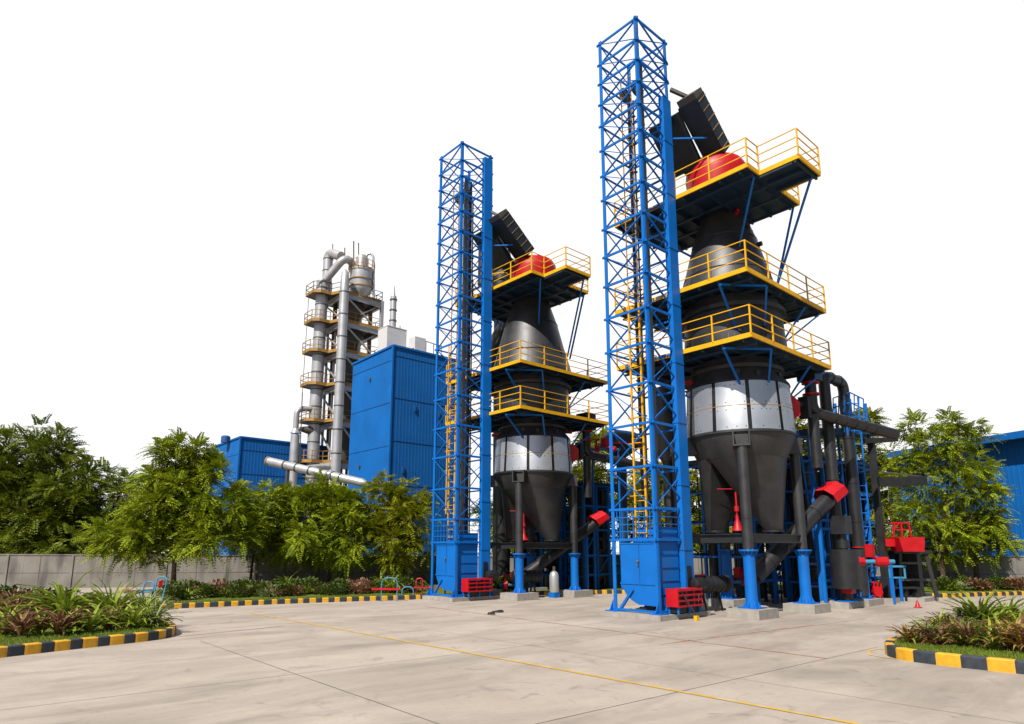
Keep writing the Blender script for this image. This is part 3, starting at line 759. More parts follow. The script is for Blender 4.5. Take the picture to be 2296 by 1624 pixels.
offlabel(duct, KOFF + V((-.4, .3, -.55)), 'black air duct with red flange collars beside the smaller kiln, seen through the tall tower')

def goose_pipe():
    a = gp(1893, 1362); b = gp(1955, 1357); b = a + E1 * (b.x - a.x) ; za = at(1862, 842, depth(a)).z
    r = thing('arched_pipe', 'tall black pipe arching over like a bridge, right of the larger kiln', 'pipe', a)
    a1, b1 = a + UP * za + UP * .0, b + UP * (za - .0)
    m = MB().tube(bent([a + UP * .35, a1, b1, b + UP * .35], .42), .235, 16)
    for z in (1.6, 3.5, 5.2, 7.2): 
        for p in (a, b): m.tube([p + UP * z, p + UP * (z + .06)], .26, 16)
    for f in (.3, .72): c = a1.lerp(b1, f); m.tube([c - E1 * .04, c + E1 * .04], .265, 16)
    m.build('pipe', 'pipeblack', r)
    for p in (a, b): 
        f = MB().box(p.x - .34, p.x + .34, p.y - .34, p.y + .34, .26, .30)
        for k in range(4):
            e = V((cos(k * pi / 2), sin(k * pi / 2), 0)); f.prism([p + e * .2 + UP * .3, p + e * .34 + UP * .3, p + e * .2 + UP * .6], V((-e.y, e.x, 0)) * .03)
        f.build('base_plate', 'blue', r, False)
    return r, a, b
goose, GA, GB = goose_pipe()
for p, l in ((GA, 'flat concrete plinth under the black filter drum'), (GB, 'flat concrete plinth beside the red stand')):
    solo('pipe_plinth', MB().box(p.x - .9, p.x + .7, p.y - .55, p.y + .55, .004, .26), 'plinth', l, 'plinth', p, 'flat concrete plinths under the pipework', False)

def filter_drum():
    p = GA - RT * .12 - FW * .6
    r = thing('filter_drum', 'black upright filter drum with a square box above, right of the larger kiln', 'filter drum', p, 'black filter drums')
    y = depth(p); z = lambda v: at(1885, v, y).z
    MB().lathe((p.x, p.y), [(.54, z(1320)), (.54, z(1232))], 28).build('drum', 'pipeblack', r)
    MB().lathe((p.x, p.y), [(.16, .3), (.2, .5), (.17, z(1322))], 16).build('stem', 'black', r)
    MB().lathe((p.x, p.y), [(.25, z(1230)), (.25, z(1212)), (.17, z(1211)), (.17, z(1195))], 16).build('neck', 'black', r)
    MB().box(p.x - .32, p.x + .32, p.y - .3, p.y + .3, z(1198), z(1157)).build('head_box', 'pipeblack', r, False)
    MB().box(p.x - .3, p.x + .3, p.y - .3, p.y + .3, .27, .31).build('foot', 'blue', r, False)
    MB().box(p.x - .3, p.x + .1, p.y - .3, p.y + .1, z(1330), z(1321)).build('drain_cap', 'red', r, False)
    return r
fd = filter_drum()
fp = gp(1345, 1325)
fd2 = dup(fd, V((fp.x, fp.y, 0)) - V((fd.location.x, fd.location.y, 0)), 'black upright filter drum seen left of the tall tower legs')

def ladder(p, q, w, rungs, name, label, loc, cage=False):
    """leaning steel ladder from p up to q"""
    r = thing(name, label, 'ladder', loc); d = (q - p).normalized(); s = RT * (w / 2) if abs(d.dot(RT)) < .8 else FW * (w / 2)
    rl = MB(); rl.beam(p - s, q - s, .07, .05); rl.beam(p + s, q + s, .07, .05); rl.build('side_rail', 'blue', r, False)
    for k in range(rungs):
        c = p.lerp(q, (k + .5) / rungs); MB().tube([c - s, c + s], .025, 6).build('rung', 'blue', r)
    return r
D = 27.3
ladder(gp(1856, 1352), at(1800, 965, D), .42, 15, 'access_ladder', 'blue ladder rising behind the right leg of the larger kiln', gp(1856, 1352))
ladder(gp(1952, 1352), at(1908, 890, 28.8), .6, 15, 'access_ladder', 'tall blue ladder in front of the arched black pipe', gp(1952, 1352))

def rack(loc, nx=5, ny=3, sx=1.55, sy=1.7, zt=6.3, label='blue steel pipe rack frame behind the larger kiln'):
    r = thing('pipe_rack', label, 'steel frame', loc, 'blue steel pipe racks')
    o = V(loc); lx, ly = (nx - 1) * sx, (ny - 1) * sy
    for i in range(nx):
        for j in range(ny):
            c = o + V((i * sx, j * sy, 0)); MB().beam(c, c + UP * zt, .13, .13).build('column', 'blue', r, False)
    for z in (1.0, 2.1, 3.6, 5.0, 6.25):
        for j in range(ny): MB().beam(o + V((0, j * sy, z)), o + V(((nx - 1) * sx, j * sy, z)), .1, .12).build('beam', 'blue', r, False)
        for i in range(nx): MB().beam(o + V((i * sx, 0, z - .1)), o + V((i * sx, (ny - 1) * sy, z - .1)), .08, .08).build('beam', 'blue', r, False)
    for i in range(nx - 1):
        for k, (z0, z1) in enumerate(((1.0, 2.1), (2.1, 3.6), (3.6, 5.0))):
            a = o + V((i * sx, 0, z0)); b = o + V(((i + 1) * sx, 0, z1))
            if (i + k) % 2: MB().beam(a, b, .06, .06).build('brace', 'blue', r, False)
    MB().box(o.x - .3, o.x + (nx - 1) * sx + .3, o.y - .3, o.y + (ny - 1) * sy + .3, 6.32, 6.42).build('deck', 'deck', r, False)
    fine = MB()
    for k in range(int(lx * ly * 2)):
        c = o + V((random.uniform(0, nx - 1) * sx, random.uniform(0, ny - 1) * sy, 0)); fine.beam(c, c + UP * random.uniform(2.5, 6.2), .05, .05)
    fine.build('conduit', 'deck', r, False)
    for k, (x, y, rr) in enumerate(((.11, .3, .22), (.42, .35, .18), (.73, .26, .25), (.9, .65, .2), (.55, .76, .3), (.2, .8, .24), (.6, .15, .14))):
        m = MB().tube([o + V((x * lx, y * ly, .1)), o + V((x * lx, y * ly, 6.0))], rr, 12); m.tube([o + V((x * lx, y * ly, 2.9)), o + V((x * lx, y * ly, 3.0))], rr + .07, 12); m.build('riser', 'black', r)
    for zz, yy in ((1.5, .4), (4.4, .8), (3.1, .2)): MB().tube([o + V((-.2, yy, zz)), o + V((lx + .2, yy, zz))], .14, 10).build('header_pipe', 'black', r)
    return r
rk = rack((27.0, 14.6, 0))
dup(rk, KOFF + V((-.8, .4, 0)), 'blue steel pipe rack frame behind the smaller kiln', scale=(1, 1, .95))

rkb = rack((29.3, 12.9, 0), 4, 2, 1.05, 1.5, 6.4, 'narrow blue pipe rack frame behind the black filter drum')
dup(rkb, KOFF + V((-1.2, .6, 0)), 'narrow blue pipe rack frame right of the smaller kiln', scale=(1, 1, .95))
rkc = rack((33.2, 12.6, 0), 3, 2, 1.1, 1.4, 6.0, 'short blue pipe rack frame behind the dark support post')
def rack2():
    p0 = gp(1893, 1352) + FW * .9
    r = thing('pipe_rack', 'open blue stair frame with railings around the arched black pipe', 'steel frame', p0)
    def post(x, yb, yt, Y, w=.1, mk='blue', nm='column'):
        b = W((x - PX) / FPX * Y, Y); b.z = 0; t = at(x, yt, Y); b = V((t.x, t.y, 0)); MB().beam(b, V((t.x, t.y, t.z)), w, w).build(nm, mk, r, False); return V((t.x, t.y, t.z))
    t1 = post(1812, 1350, 965, 28.2, .14); t2 = post(1905, 1350, 895, 29.6); t3 = post(1872, 1350, 905, 30.2); t4 = post(1940, 1350, 905, 30.6)
    dk = MB(); a, b = at(1790, 972, 28.5), at(1962, 972, 31.5); dk.beam(a, b, 1.3, .28); dk.build('deck', 'deck', r, False)
    rl = MB()
    for (x0, y0, Y0), (x1, y1, Y1) in (((1868, 893, 29.6), (1905, 880, 28.8)), ((1905, 880, 28.8), (1936, 895, 30.2))):
        for f in (0, 22, 45): rl.beam(at(x0, y0 + f, Y0), at(x1, y1 + f, Y1), .04, .04)
        for k in range(4):
            t = k / 3; rl.beam(at(x0 + (x1 - x0) * t, y0 + (y1 - y0) * t, Y0 + (Y1 - Y0) * t), at(x0 + (x1 - x0) * t, y0 + (y1 - y0) * t + 85, Y0 + (Y1 - Y0) * t), .04, .04)
    rl.build('railing', 'blue', r, False)
    for y in (1040, 1110, 1190, 1270, 1320):
        MB().beam(at(1800, y - 6, 28.2), at(1940, y, 31), .09, .11).build('beam', 'blue', r, False)
    return r
rack2()

def end_post():
    b = gp(1990, 1351); y = depth(b); r = thing('pipe_support', 'dark steel post holding the end of the black air duct beside the right tree', 'support post', b)
    t = at(1966, 985, y); m = MB().beam(b, V((b.x, b.y, t.z)), .26, .26); m.build('post', 'black', r, False)
    MB().beam(at(1935, 990, y - .3), at(2008, 985, y + .3), .3, .22).build('saddle', 'black', r, False)
    MB().beam(at(1965, 1082, y), at(2072, 1078, y + .8), .35, .4).build('arm', 'black', r, False)
    MB().beam(at(1975, 1058, y), at(2090, 1072, y + .8), .06, .06).build('arm_rail', 'greydark', r, False)
    MB().box(b.x - .4, b.x + .4, b.y - .4, b.y + .4, .004, .2).build('footing', 'plinth', r, False)
end_post()

def conveyor():
    t = at(1868, 1108, 27.4); b = at(1690, 1295, 25.9)
    r = thing('inclined_conveyor', 'black inclined pipe conveyor with a red hood, behind the larger kiln legs', 'conveyor', V((b.x, b.y, 0)), 'inclined black conveyors with red hoods')
    d = (t - b).normalized(); m = MB().tube([b, t], .33, 18); k = .9
    while k < (t - b).length: m.tube([b + d * k, b + d * (k + .05)], .355, 18); k += 1.05
    m.build('tube_body', 'pipeblack', r)
    x = d.cross(UP).normalized(); u = x.cross(d)
    h = MB(); prof = [(-.52, -.45), (-.52, .26), (-.24, .54), (.24, .54), (.52, .26), (.52, -.1)]
    A = [t - d * .5 + x * p + u * q for p, q in prof]; B = [t + d * .28 + x * p * .98 + u * (q * .9 - .05) for p, q in prof]
    n = len(prof); h.add(A + B, [(i, i + 1, n + i + 1, n + i) for i in range(n - 1)] + [tuple(range(n, 2 * n))])
    c2 = [t + d * .42 - UP * .55 + x * p for p, q in prof]
    h.build('hood', 'red', r, False)
    MB().tube([V((b.x, b.y, .1)), b], .12, 8).build('stand', 'black', r)
    g = b.lerp(t, .8); MB().beam(V((g.x, g.y, .1)), g, .12, .12).build('stand', 'blue', r, False)
    return r
cv = conveyor()
lt_ = at(1346, 1150, 36.0); d0 = at(1868, 1108, 27.4)
dup(cv, V((lt_.x - d0.x, lt_.y - d0.y, 0)), 'black inclined pipe conveyor with a red hood, left of the tall tower', scale=(1, 1, .86))

def blower():
    c = at(1592, 1310, 26.0); r = thing('blower', 'black ribbed blower drum lying under the larger kiln with a red clip on top', 'blower', V((c.x, c.y, 0)), 'black blowers under the kilns')
    d = (RT + FW * .4).normalized(); p, q = c - d * .75, c + d * .8
    m = MB().tube([p, p + d * .05, p + d * .1, q - d * .1, q - d * .05, q], [.2, .27, .3, .3, .34, .25], 18)
    for k in range(6): e = p + d * (.25 + k * .22); m.tube([e, e + d * .04], .325, 18)
    m.build('drum', 'black', r)
    MB().beam(p + d * .1 + UP * .32, p + d * .5 + UP * .34, .12, .08).build('clip', 'red', r, False)
    s = MB()
    for k in (.35, 1.1):
        e = p + d * k; s.beam(e - UP * .2, V((e.x - .25, e.y, .02)), .07, .07); s.beam(e - UP * .2, V((e.x + .25, e.y, .02)), .07, .07)
    s.build('stand', 'black', r, False)
    return r
bl = blower()
lb = at(1180, 1310, 33.6)
b2 = dup(bl, V((lb.x - bl.location.x, lb.y - bl.location.y, 0)), 'black ribbed blower lying under the smaller kiln beside red valves')

def valve_set(label, x, y, Y, s=1.0, group=None):
    c = at(x, y, Y); r = thing('valve_assembly', label, 'valve', V((c.x, c.y, 0)), group)
    MB().tube([c - RT * .75 * s, c + RT * 1.15 * s], .10 * s, 12).build('pipe', 'teal', r)
    MB().tube([c - RT * .5 * s, c - RT * .2 * s], .28 * s, 6).build('valve_body', 'red', r, False)
    MB().tube([c + RT * .3 * s, c + RT * .85 * s], .21 * s, 12).build('valve_body', 'red', r, False)
    MB().box(c.x + .15 * s, c.x + .55 * s, c.y - .15 * s, c.y + .2 * s, c.z + .2 * s, c.z + .75 * s).build('actuator', 'red', r, False)
    MB().tube([c - RT * .35 * s, c - RT * .35 * s + UP * .6 * s], .05, 8).build('spindle', 'red', r)
    w = MB()
    for k in range(16):
        a0, a1 = k * pi / 8, (k + 1) * pi / 8; o = c - RT * .35 * s + UP * .62 * s
        w.beam(o + (RT * cos(a0) + FW * sin(a0)) * .22 * s, o + (RT * cos(a1) + FW * sin(a1)) * .22 * s, .04, .04)
    w.build('hand_wheel', 'red', r, False)
    for e in (-.6, 1.0): MB().beam(V((c.x, c.y, 0)) + RT * e * s, c + RT * e * s, .08, .08).build('stand', 'blue', r, False)
    return r
valve_set('red valves on a pale blue pipe, right of the black filter drum', 1945, 1260, 29.2)
valve_set('cluster of red valves on the ground under the smaller kiln', 1145, 1312, 35.2, .8)
valve_set('red valve wheel on pipework high behind the tall tower', 1350, 1008, 36.5, .9)
valve_set('low red valves between the blue pedestals of the larger kiln', 1650, 1305, 29.0, .8)

def basket():
    p = at(2034, 1237, 30.6); g = gp(2040, 1346)
    r = thing('access_basket', 'red sheet metal basket with a small open frame on top, on a black stand', 'access basket', p)
    o = p; x = RT; y = FW
    def pt(a, b, z): return o + x * a + y * b + UP * z
    m = MB()
    A = [pt(-.35, -.3, 0), pt(.52, -.45, 0), pt(.62, .5, 0), pt(-.42, .5, 0)]; B = [pt(-.52, -.35, .64), pt(.56, -.5, .64), pt(.66, .55, .64), pt(-.55, .55, .64)]
    m.loft(A, B); m.build('tray', 'red', r, False)
    f = MB()
    for a in (-.5, -.1, .32): f.beam(pt(a, .1, .66), pt(a * .8, .1, 1.32), .06, .06)
    f.beam(pt(-.6, .1, 1.3), pt(.3, .1, 1.3), .06, .06); f.beam(pt(-.5, .1, .95), pt(-.15, .1, 1.3), .05, .05); f.beam(pt(-.5, .1, 1.0), pt(.32, .1, .98), .05, .05)
    f.build('frame', 'red', r, False)
    MB().beam(pt(-.95, .2, .4), pt(-.5, .2, .4), .4, .35).build('side_bracket', 'red', r, False)
    return r
basket()
def trestle():
    g = gp(2046, 1346); Y = depth(g); zt = at(2040, 1240, Y).z
    r = thing('trestle', 'black tapered steel trestle under the red basket', 'trestle', g)
    c = V((g.x, g.y, 0))
    for a, b in ((-.9, -.5), (.85, -.5), (-.9, .6), (.85, .6)):
        MB().beam(c + RT * a + FW * b + UP * .17, c + RT * a * .72 + FW * b * .8 + UP * zt, .2, .16).build('leg', 'black', r, False)
    for z in (.95, 1.7):
        f = 1 - .28 * z / zt
        MB().beam(c - RT * .9 * f - FW * .5 * f + UP * z, c + RT * .85 * f - FW * .5 * f + UP * z, .06, .1).build('rail', 'greydark', r, False)
    MB().beam(c - RT * .95 + UP * (zt + .05), c + RT * .8 + UP * (zt + .05), 1.2, .16).build('top_frame', 'black', r, False)
    MB().beam(c - RT * .6 + FW * .1 + UP * .2, c - RT * .6 + FW * .1 + UP * zt, .6, .6).build('panel', 'black', r, False)
    MB().beam(c + RT * .25 + FW * .2 + UP * .2, c + RT * .25 + FW * .2 + UP * zt * .98, .7, .5).build('panel', 'black', r, False)
    MB().box(c.x - .9, c.x + 1.0, c.y - .8, c.y + .8, .004, .16).build('footing', 'plinth', r, False)
trestle()
def blue_bench():
    g = gp(1998, 1348); Y = depth(g); r = thing('work_bench', 'pale blue steel work table frame left of the black trestle', 'work table', g)
    zt = at(1998, 1270, Y).z
    MB().beam(g - RT * .85 + UP * zt, g + RT * .65 + UP * zt, .7, .08).build('table_top', 'teal', r, False)
    fr = MB(); fr.beam(g - RT * .1 - FW * .3 + UP * (zt - .05), g - RT * .1 - FW * .3 + UP * (zt - .55), .07, .07); fr.beam(g + RT * .6 - FW * .3 + UP * (zt - .05), g + RT * .6 - FW * .3 + UP * (zt - .55), .07, .07)
    fr.beam(g - RT * .1 - FW * .3 + UP * (zt - .5), g + RT * .6 - FW * .3 + UP * (zt - .5), .07, .07); fr.build('drawer_frame', 'teal', r, False)
    for a, b in ((-.1, -.3), (.35, -.3), (-.1, .3), (.35, .3)): MB().beam(g + RT * a + FW * b, g + RT * a + FW * b + UP * (zt - .5), .1, .1).build('leg', 'blue', r, False)
    MB().beam(g + RT * .1 + UP * .6, g + RT * 1.3 + UP * .6, .5, .08).build('low_shelf', 'black', r, False)
    for a in (.75, 1.25): MB().beam(g + RT * a, g + RT * a + UP * .58, .1, .3).build('leg', 'black', r, False)
blue_bench()
def red_stand():
    g = gp(1970, 1354); r = thing('hose_stand', 'small red slatted hose stand on the ground beside the arched pipe', 'hose stand', g)
    m = MB()
    for a in (-.16, .02, .2): m.beam(g + RT * a, g + RT * (a * .8) + UP * .95, .06, .06)
    for z in (.15, .42, .7, .9): m.beam(g - RT * .2 + UP * z, g + RT * .2 + UP * z, .05, .05)
    m.build('frame', 'red', r, False)
    MB().tube([g + UP * .5 - FW * .1, g + UP * .5 + FW * .12], .2, 14).build('reel', 'red', r)
red_stand()
def rear_duct():
    b = at(1124, 1200, 38.5); r = thing('rear_duct', 'black upright duct with a bend and rusty rails, behind the smaller kiln', 'pipe', V((b.x, b.y, 0)))
    z = lambda y: at(1124, y, 38.5).z
    MB().lathe((b.x, b.y), [(.5, .1), (.5, z(690)), (.62, z(660)), (.62, z(585)), (.5, z(565))], 20).build('shell', 'black', r)
    MB().tube(bent([V((b.x, b.y, z(570))), at(1124, 535, 38.5), at(1085, 545, 38.5), at(1083, 640, 38.5)], .5), .34, 14).build('top_bend', 'dark', r)
    MB().tube(bent([at(1168, 700, 37.5), at(1118, 745, 38.1), at(1106, 800, 38.1), at(1106, 880, 38.1)], .8), .42, 14).build('side_bend', 'dark', r)
    for y in (590, 625):
        m = MB()
        for k in range(12):
            a0, a1 = k * pi / 6, (k + 1) * pi / 6
            m.beam((b.x + .9 * cos(a0), b.y + .9 * sin(a0), z(y)), (b.x + .9 * cos(a1), b.y + .9 * sin(a1), z(y)), .05, .05)
        m.build('rail', 'yellow', r, False)
rear_duct()
def side_tank():
    b = at(1497, 1000, 29.5); r = thing('side_tank', 'dark upright tank half hidden behind the tall tower casing', 'tank', V((b.x, b.y, 0)))
    z = lambda y: at(1497, y, 29.5).z
    MB().lathe((b.x, b.y), [(.3, z(1035)), (.62, z(1005)), (.62, z(885)), (.5, z(872)), (.2, z(866))], 24).build('shell', 'dark', r)
    MB().lathe((b.x, b.y), [(.26, .05), (.26, z(1034))], 14).build('leg_pipe', 'black', r)
    MB().tube(bent([at(1470, 1000, 29.6), at(1470, 885, 29.6), at(1490, 870, 29.6)], .3), .16, 10).build('bypass_pipe', 'black', r)
side_tank()
g = gp(2058, 1363)
cn_ = MB().lathe((g.x, g.y), [(.12, .005), (.10, .03), (.03, .28), (.02, .30)], 14); cn_.box(g.x - .13, g.x + .13, g.y - .13, g.y + .13, .004, .03)
solo('traffic_cone', cn_, 'red', 'tiny red traffic cone on the shaded ground below the basket', 'traffic cone', g)
g = gp(1243, 1340)
wc = thing('gas_cylinder', 'pale grey upright gas cylinder between the smaller kiln legs', 'gas cylinder', g)
MB().lathe((g.x, g.y), [(.22, .25), (.24, .3), (.24, 1.05), (.18, 1.2), (.08, 1.28)], 18).build('tank', 'grey', wc)
MB().lathe((g.x, g.y), [(.07, 1.28), (.07, 1.5)], 10).build('neck_valve', 'greydark', wc)
MB().box(g.x - .2, g.x + .2, g.y - .2, g.y + .2, .004, .25).build('stand', 'blue', wc, False)
def tank():
    c = at(1392, 1003, 38.0); r = thing('gas_holder', 'dark blue domed tank with a red rim, behind the tall tower', 'tank', V((c.x, c.y, 0)))
    MB().lathe((c.x, c.y), [(.25, .1), (.3, c.z - .6), (1.2, c.z), (1.25, c.z + .1), (1.2, c.z + .45), (.9, c.z + .8), (.3, c.z + .95)], 28).build('tank_body', 'deck', r)
    MB().lathe((c.x, c.y), [(1.3, c.z), (1.32, c.z + .12), (1.24, c.z + .13)], 28).build('rim', 'red', r)
tank()
g1, g2 = gp(1117, 1373), gp(1103, 1378)
for g, rx, l in ((g1, .26, 'larger scuffed black rubber scrap lying on the open yard'), (g2, .16, 'smaller black rubber scrap lying on the open yard, nearest the camera')):
    m = MB(); n = 9; rr = [rx * random.uniform(.7, 1.2) for _ in range(n)]
    ring = [g + RT * (rr[i] * cos(2 * pi * i / n)) + FW * (rr[i] * sin(2 * pi * i / n)) + UP * .004 for i in range(n)]
    m.loft(ring, [p.lerp(g, .25) + UP * random.uniform(.04, .09) for p in ring])
    solo('rubber_scrap', m, 'black', l, 'scrap', g)
g = gp(1562, 1392)
solo('yellow_block', MB().box(g.x - .07, g.x + .07, g.y - .06, g.y + .06, .004, .16).beam((g.x, g.y, .16), (g.x - .25, g.y + .35, .9), .04, .04, 1), ['yellow', 'black'], 'yellow stop block with a leaning bar beside the tallest tower plinth', 'stop block', g)

# ------------------------------------------------------------------ blue buildings
def corrug(p, q, zb, zta, ztb, step=.3, dep=.010):
    """ribbed sheet wall from p to q (outside on the right of travel), top sloping from zta to ztb"""
    p, q = V((p.x, p.y, 0)), V((q.x, q.y, 0)); l = (q - p).length; d = (q - p) / l; n = V((d.y, -d.x, 0)); m = MB()
    k = int(l / step); prof = []
    for i in range(k):
        s = i * step; prof += [(s, 0), (s + step * .62, 0), (s + step * .70, dep), (s + step * .92, dep)]
    prof.append((l, 0)); vs = []
    for s, e in prof:
        b = p + d * s + n * e; z = zta + (ztb - zta) * s / l; vs += [b + UP * zb, b + UP * z]
    m.add(vs, [(2 * i, 2 * i + 2, 2 * i + 3, 2 * i + 1) for i in range(len(prof) - 1)])
    m.m = [1 if i % 4 == 1 else 0 for i in range(len(prof) - 1)]  # darker blue on one slope of each rib paints in its shade line
    return m, n, d, l
def building(name, label, c, la, lb, H0, H1, H2, zb=0, lap=3.4):
    """corner c towards the viewer; la runs along +X, lb along +Y; heights at corner, along Y end, along X end"""
    r = thing(name, label, 'building', V((c.x, c.y, 0)))
    pa, pb = c + E1 * la, c + E2 * lb
    w1, n1, d1, l1 = corrug(pb, c, zb, H1, H0); w1.build('wall', ['cladding', 'claddark'], r, False)
    w2, n2, d2, l2 = corrug(c, pa, zb, H0, H2); w2.build('wall', ['cladding', 'claddark'], r, False)
    o = V((c.x, c.y, 0)); core = MB()
    bx = [o + V((.05, .05, zb)), o + V((la - .05, .05, zb)), o + V((la - .05, lb - .05, zb)), o + V((.05, lb - .05, zb))]
    hs = [H0 - .03, H2 - .03, H2 - .03, H1 - .03]
    core.loft(bx, [V((b.x, b.y, h)) for b, h in zip(bx, hs)]); core.build('roof', 'cladding', r, False)
    sm = MB(); z = lap
    while z < min(H0, H1, H2) - 1:
        sm.beam(V((c.x - .02, c.y, z)), V((c.x - .02, c.y + lb, z)), .03, .03); sm.beam(V((c.x, c.y - .02, z + .4)), V((c.x + la, c.y - .02, z + .4)), .03, .03); z += lap
    sm.build('lap_seam', 'claddark', r, False)
    tr = MB(); tr.beam(V((c.x - .03, c.y, H0)), V((c.x - .03, c.y + lb, H1)), .14, .16); tr.beam(V((c.x, c.y - .03, H0 + .004)), V((c.x + la, c.y - .03, H2)), .14, .16)
    tr.beam(V((c.x - .03, c.y - .03, zb)), V((c.x - .03, c.y - .03, H0)), .14, .14)
    tr.build('edge_trim', 'cladding', r, False)
    return r
c = at(882, 775, 50); H = c.z
lb_ = run_to(V((c.x, c.y, H)), E2, 792); la_ = run_to(V((c.x, c.y, H)), E1, 1046)
tb = building('plant_building', 'tall blue corrugated plant building left of the shorter lattice tower', c, la_, lb_, H, H - .15, H)
for k, (fy, z) in enumerate(((.5, H - 2.2), (.68, H - 9.3), (.5, H - 11.0), (.75, H - 11.4))):
    y = c.y + lb_ * fy; MB().box(c.x - .16, c.x - .055, y, y + .2, z, z + .2).build('vent_cap', 'greydark', tb, False)
for k, (fx, z) in enumerate(((.28, H - 5.0), (.6, H - 5.2), (.15, H - 10))):
    x = c.x + la_ * fx; MB().box(x, x + .18, c.y - .13, c.y - .055, z, z + .5).build('vent_cap', 'claddark', tb, False)
# plant on its roof
p = at(879, 770, 54); zt = at(879, 741, 54).z
wb = thing('roof_housing', 'white boxy housing on the roof of the tall blue building', 'housing', V((p.x, p.y, H)))
MB().box(p.x - .95, p.x + .95, p.y - .75, p.y + .75, H - .1, zt).build('body', 'white', wb, False)
MB().box(p.x - .98, p.x + .98, p.y - .78, p.y + .78, zt + .002, zt + .06).build('lid', 'white', wb, False)
MB().box(p.x - .97, p.x - .955, p.y - .4, p.y - .1, H + .2, H + .5).build('grille', 'greydark', wb, False)
MB().tube([(p.x + .5, p.y - .3, zt + .05), (p.x + .5, p.y - .3, zt + .45)], .1, 8).build('vent', 'white', wb)
z2 = at(880, 641, 54).z
cm = thing('flue_stack', 'thin grey banded flue stack above the white roof housing', 'chimney', V((p.x, p.y, zt)))
st_ = MB().lathe((p.x, p.y), [(.30, zt + .06), (.27, zt + 1.2), (.26, z2 - 1.0), (.16, z2 - .95), (.12, z2 - .7), (.05, z2)], 18); st_.build('shaft', 'grey', cm)
for k in range(3): MB().lathe((p.x, p.y), [(.33, zt + .8 + k * .95), (.33, zt + .88 + k * .95)], 18).build('band', 'greydark', cm)
p = at(935, 790, 54); zt = at(935, 760, 54).z
ac = thing('roof_unit', 'small grey louvred unit on the roof edge of the tall blue building', 'roof unit', V((p.x, p.y, H)))
MB().box(p.x - .55, p.x + .55, p.y - .5, p.y + .5, H - .1, zt).build('body', 'white', ac, False)
lv = MB()
for k in range(5): lv.box(p.x - .6, p.x - .555, p.y - .35, p.y + .35, H + .15 + k * .16, H + .22 + k * .16)
lv.build('louvre', 'greydark', ac, False)
gr_ = MB().beam((p.x + .5, p.y, zt), (p.x + 2.6, p.y, zt - .15), .06, .06)
for k in range(3): gr_.beam((p.x + .9 + k * .8, p.y, H - .1), (p.x + .9 + k * .8, p.y, zt - .07), .05, .05)
gr_.build('hand_rail', 'greydark', ac, False)

c = at(540, 980, 60)
lb2 = run_to(V(c), E2, 462); la2 = run_to(V(c), E1, 740)
lowb = building('plant_building', 'lower blue corrugated building at the foot of the grey pipe tower', c, la2, lb2, c.z, c.z - .1, c.z - .05, lap=2.2)
p = at(506, 985, 62)
MB().lathe((p.x, p.y), [(.42, c.z - .2), (.42, c.z + .35), (.3, c.z + .45)], 16).build('roof_vent', 'claddark', lowb)
for fy, z in ((.45, c.z - 2.0), (.6, c.z - 2.3)):
    y = c.y + lb2 * fy; MB().box(c.x - .16, c.x - .055, y, y + .25, z, z + .3).build('vent_cap', 'ochre', lowb, False)

def shed():
    e0 = at(2400, 967, 38.6); ze = at(2296, 988, 41.5).z; e0.z = 0
    e1_ = at(1985, 1035, 51.0); e1_.z = 0
    r = thing('storage_shed', 'blue corrugated shed with overhanging eaves behind the right tree', 'building', e0)
    m, n, d, l = corrug(e1_, e0, 0, ze + .1, ze + .1, .34); m.build('wall', ['cladding', 'claddark'], r, False)
    i0, i1 = e1_ - n * .06, e0 - n * .06
    MB().loft([i1, i0, i0 - n * 14, i1 - n * 14], [i1 + UP * (ze + .05), i0 + UP * (ze + .05), i0 - n * 14 + UP * (ze + .05), i1 - n * 14 + UP * (ze + .05)]).build('shell', 'cladding', r, False)
    rf = MB(); o = n * 1.1
    rf.loft([i0 + o + UP * (ze - .02), i1 + o + UP * (ze - .02), i1 - n * 7 + UP * (ze + 1.2), i0 - n * 7 + UP * (ze + 1.2)],
            [i0 + o + UP * (ze + .42), i1 + o + UP * (ze + .42), i1 - n * 7 + UP * (ze + 1.6), i0 - n * 7 + UP * (ze + 1.6)])
    rf.build('roof', 'cladding', r, False)
    g = MB(); k = 0.2
    while k < l: q = i0 + d * k + n * 1.115; g.beam(q + UP * (ze - .01), q + UP * (ze + .41), .04, .03, up=n); k += .5
    g.build('fascia_rib', 'cladding', r, False)
shed()

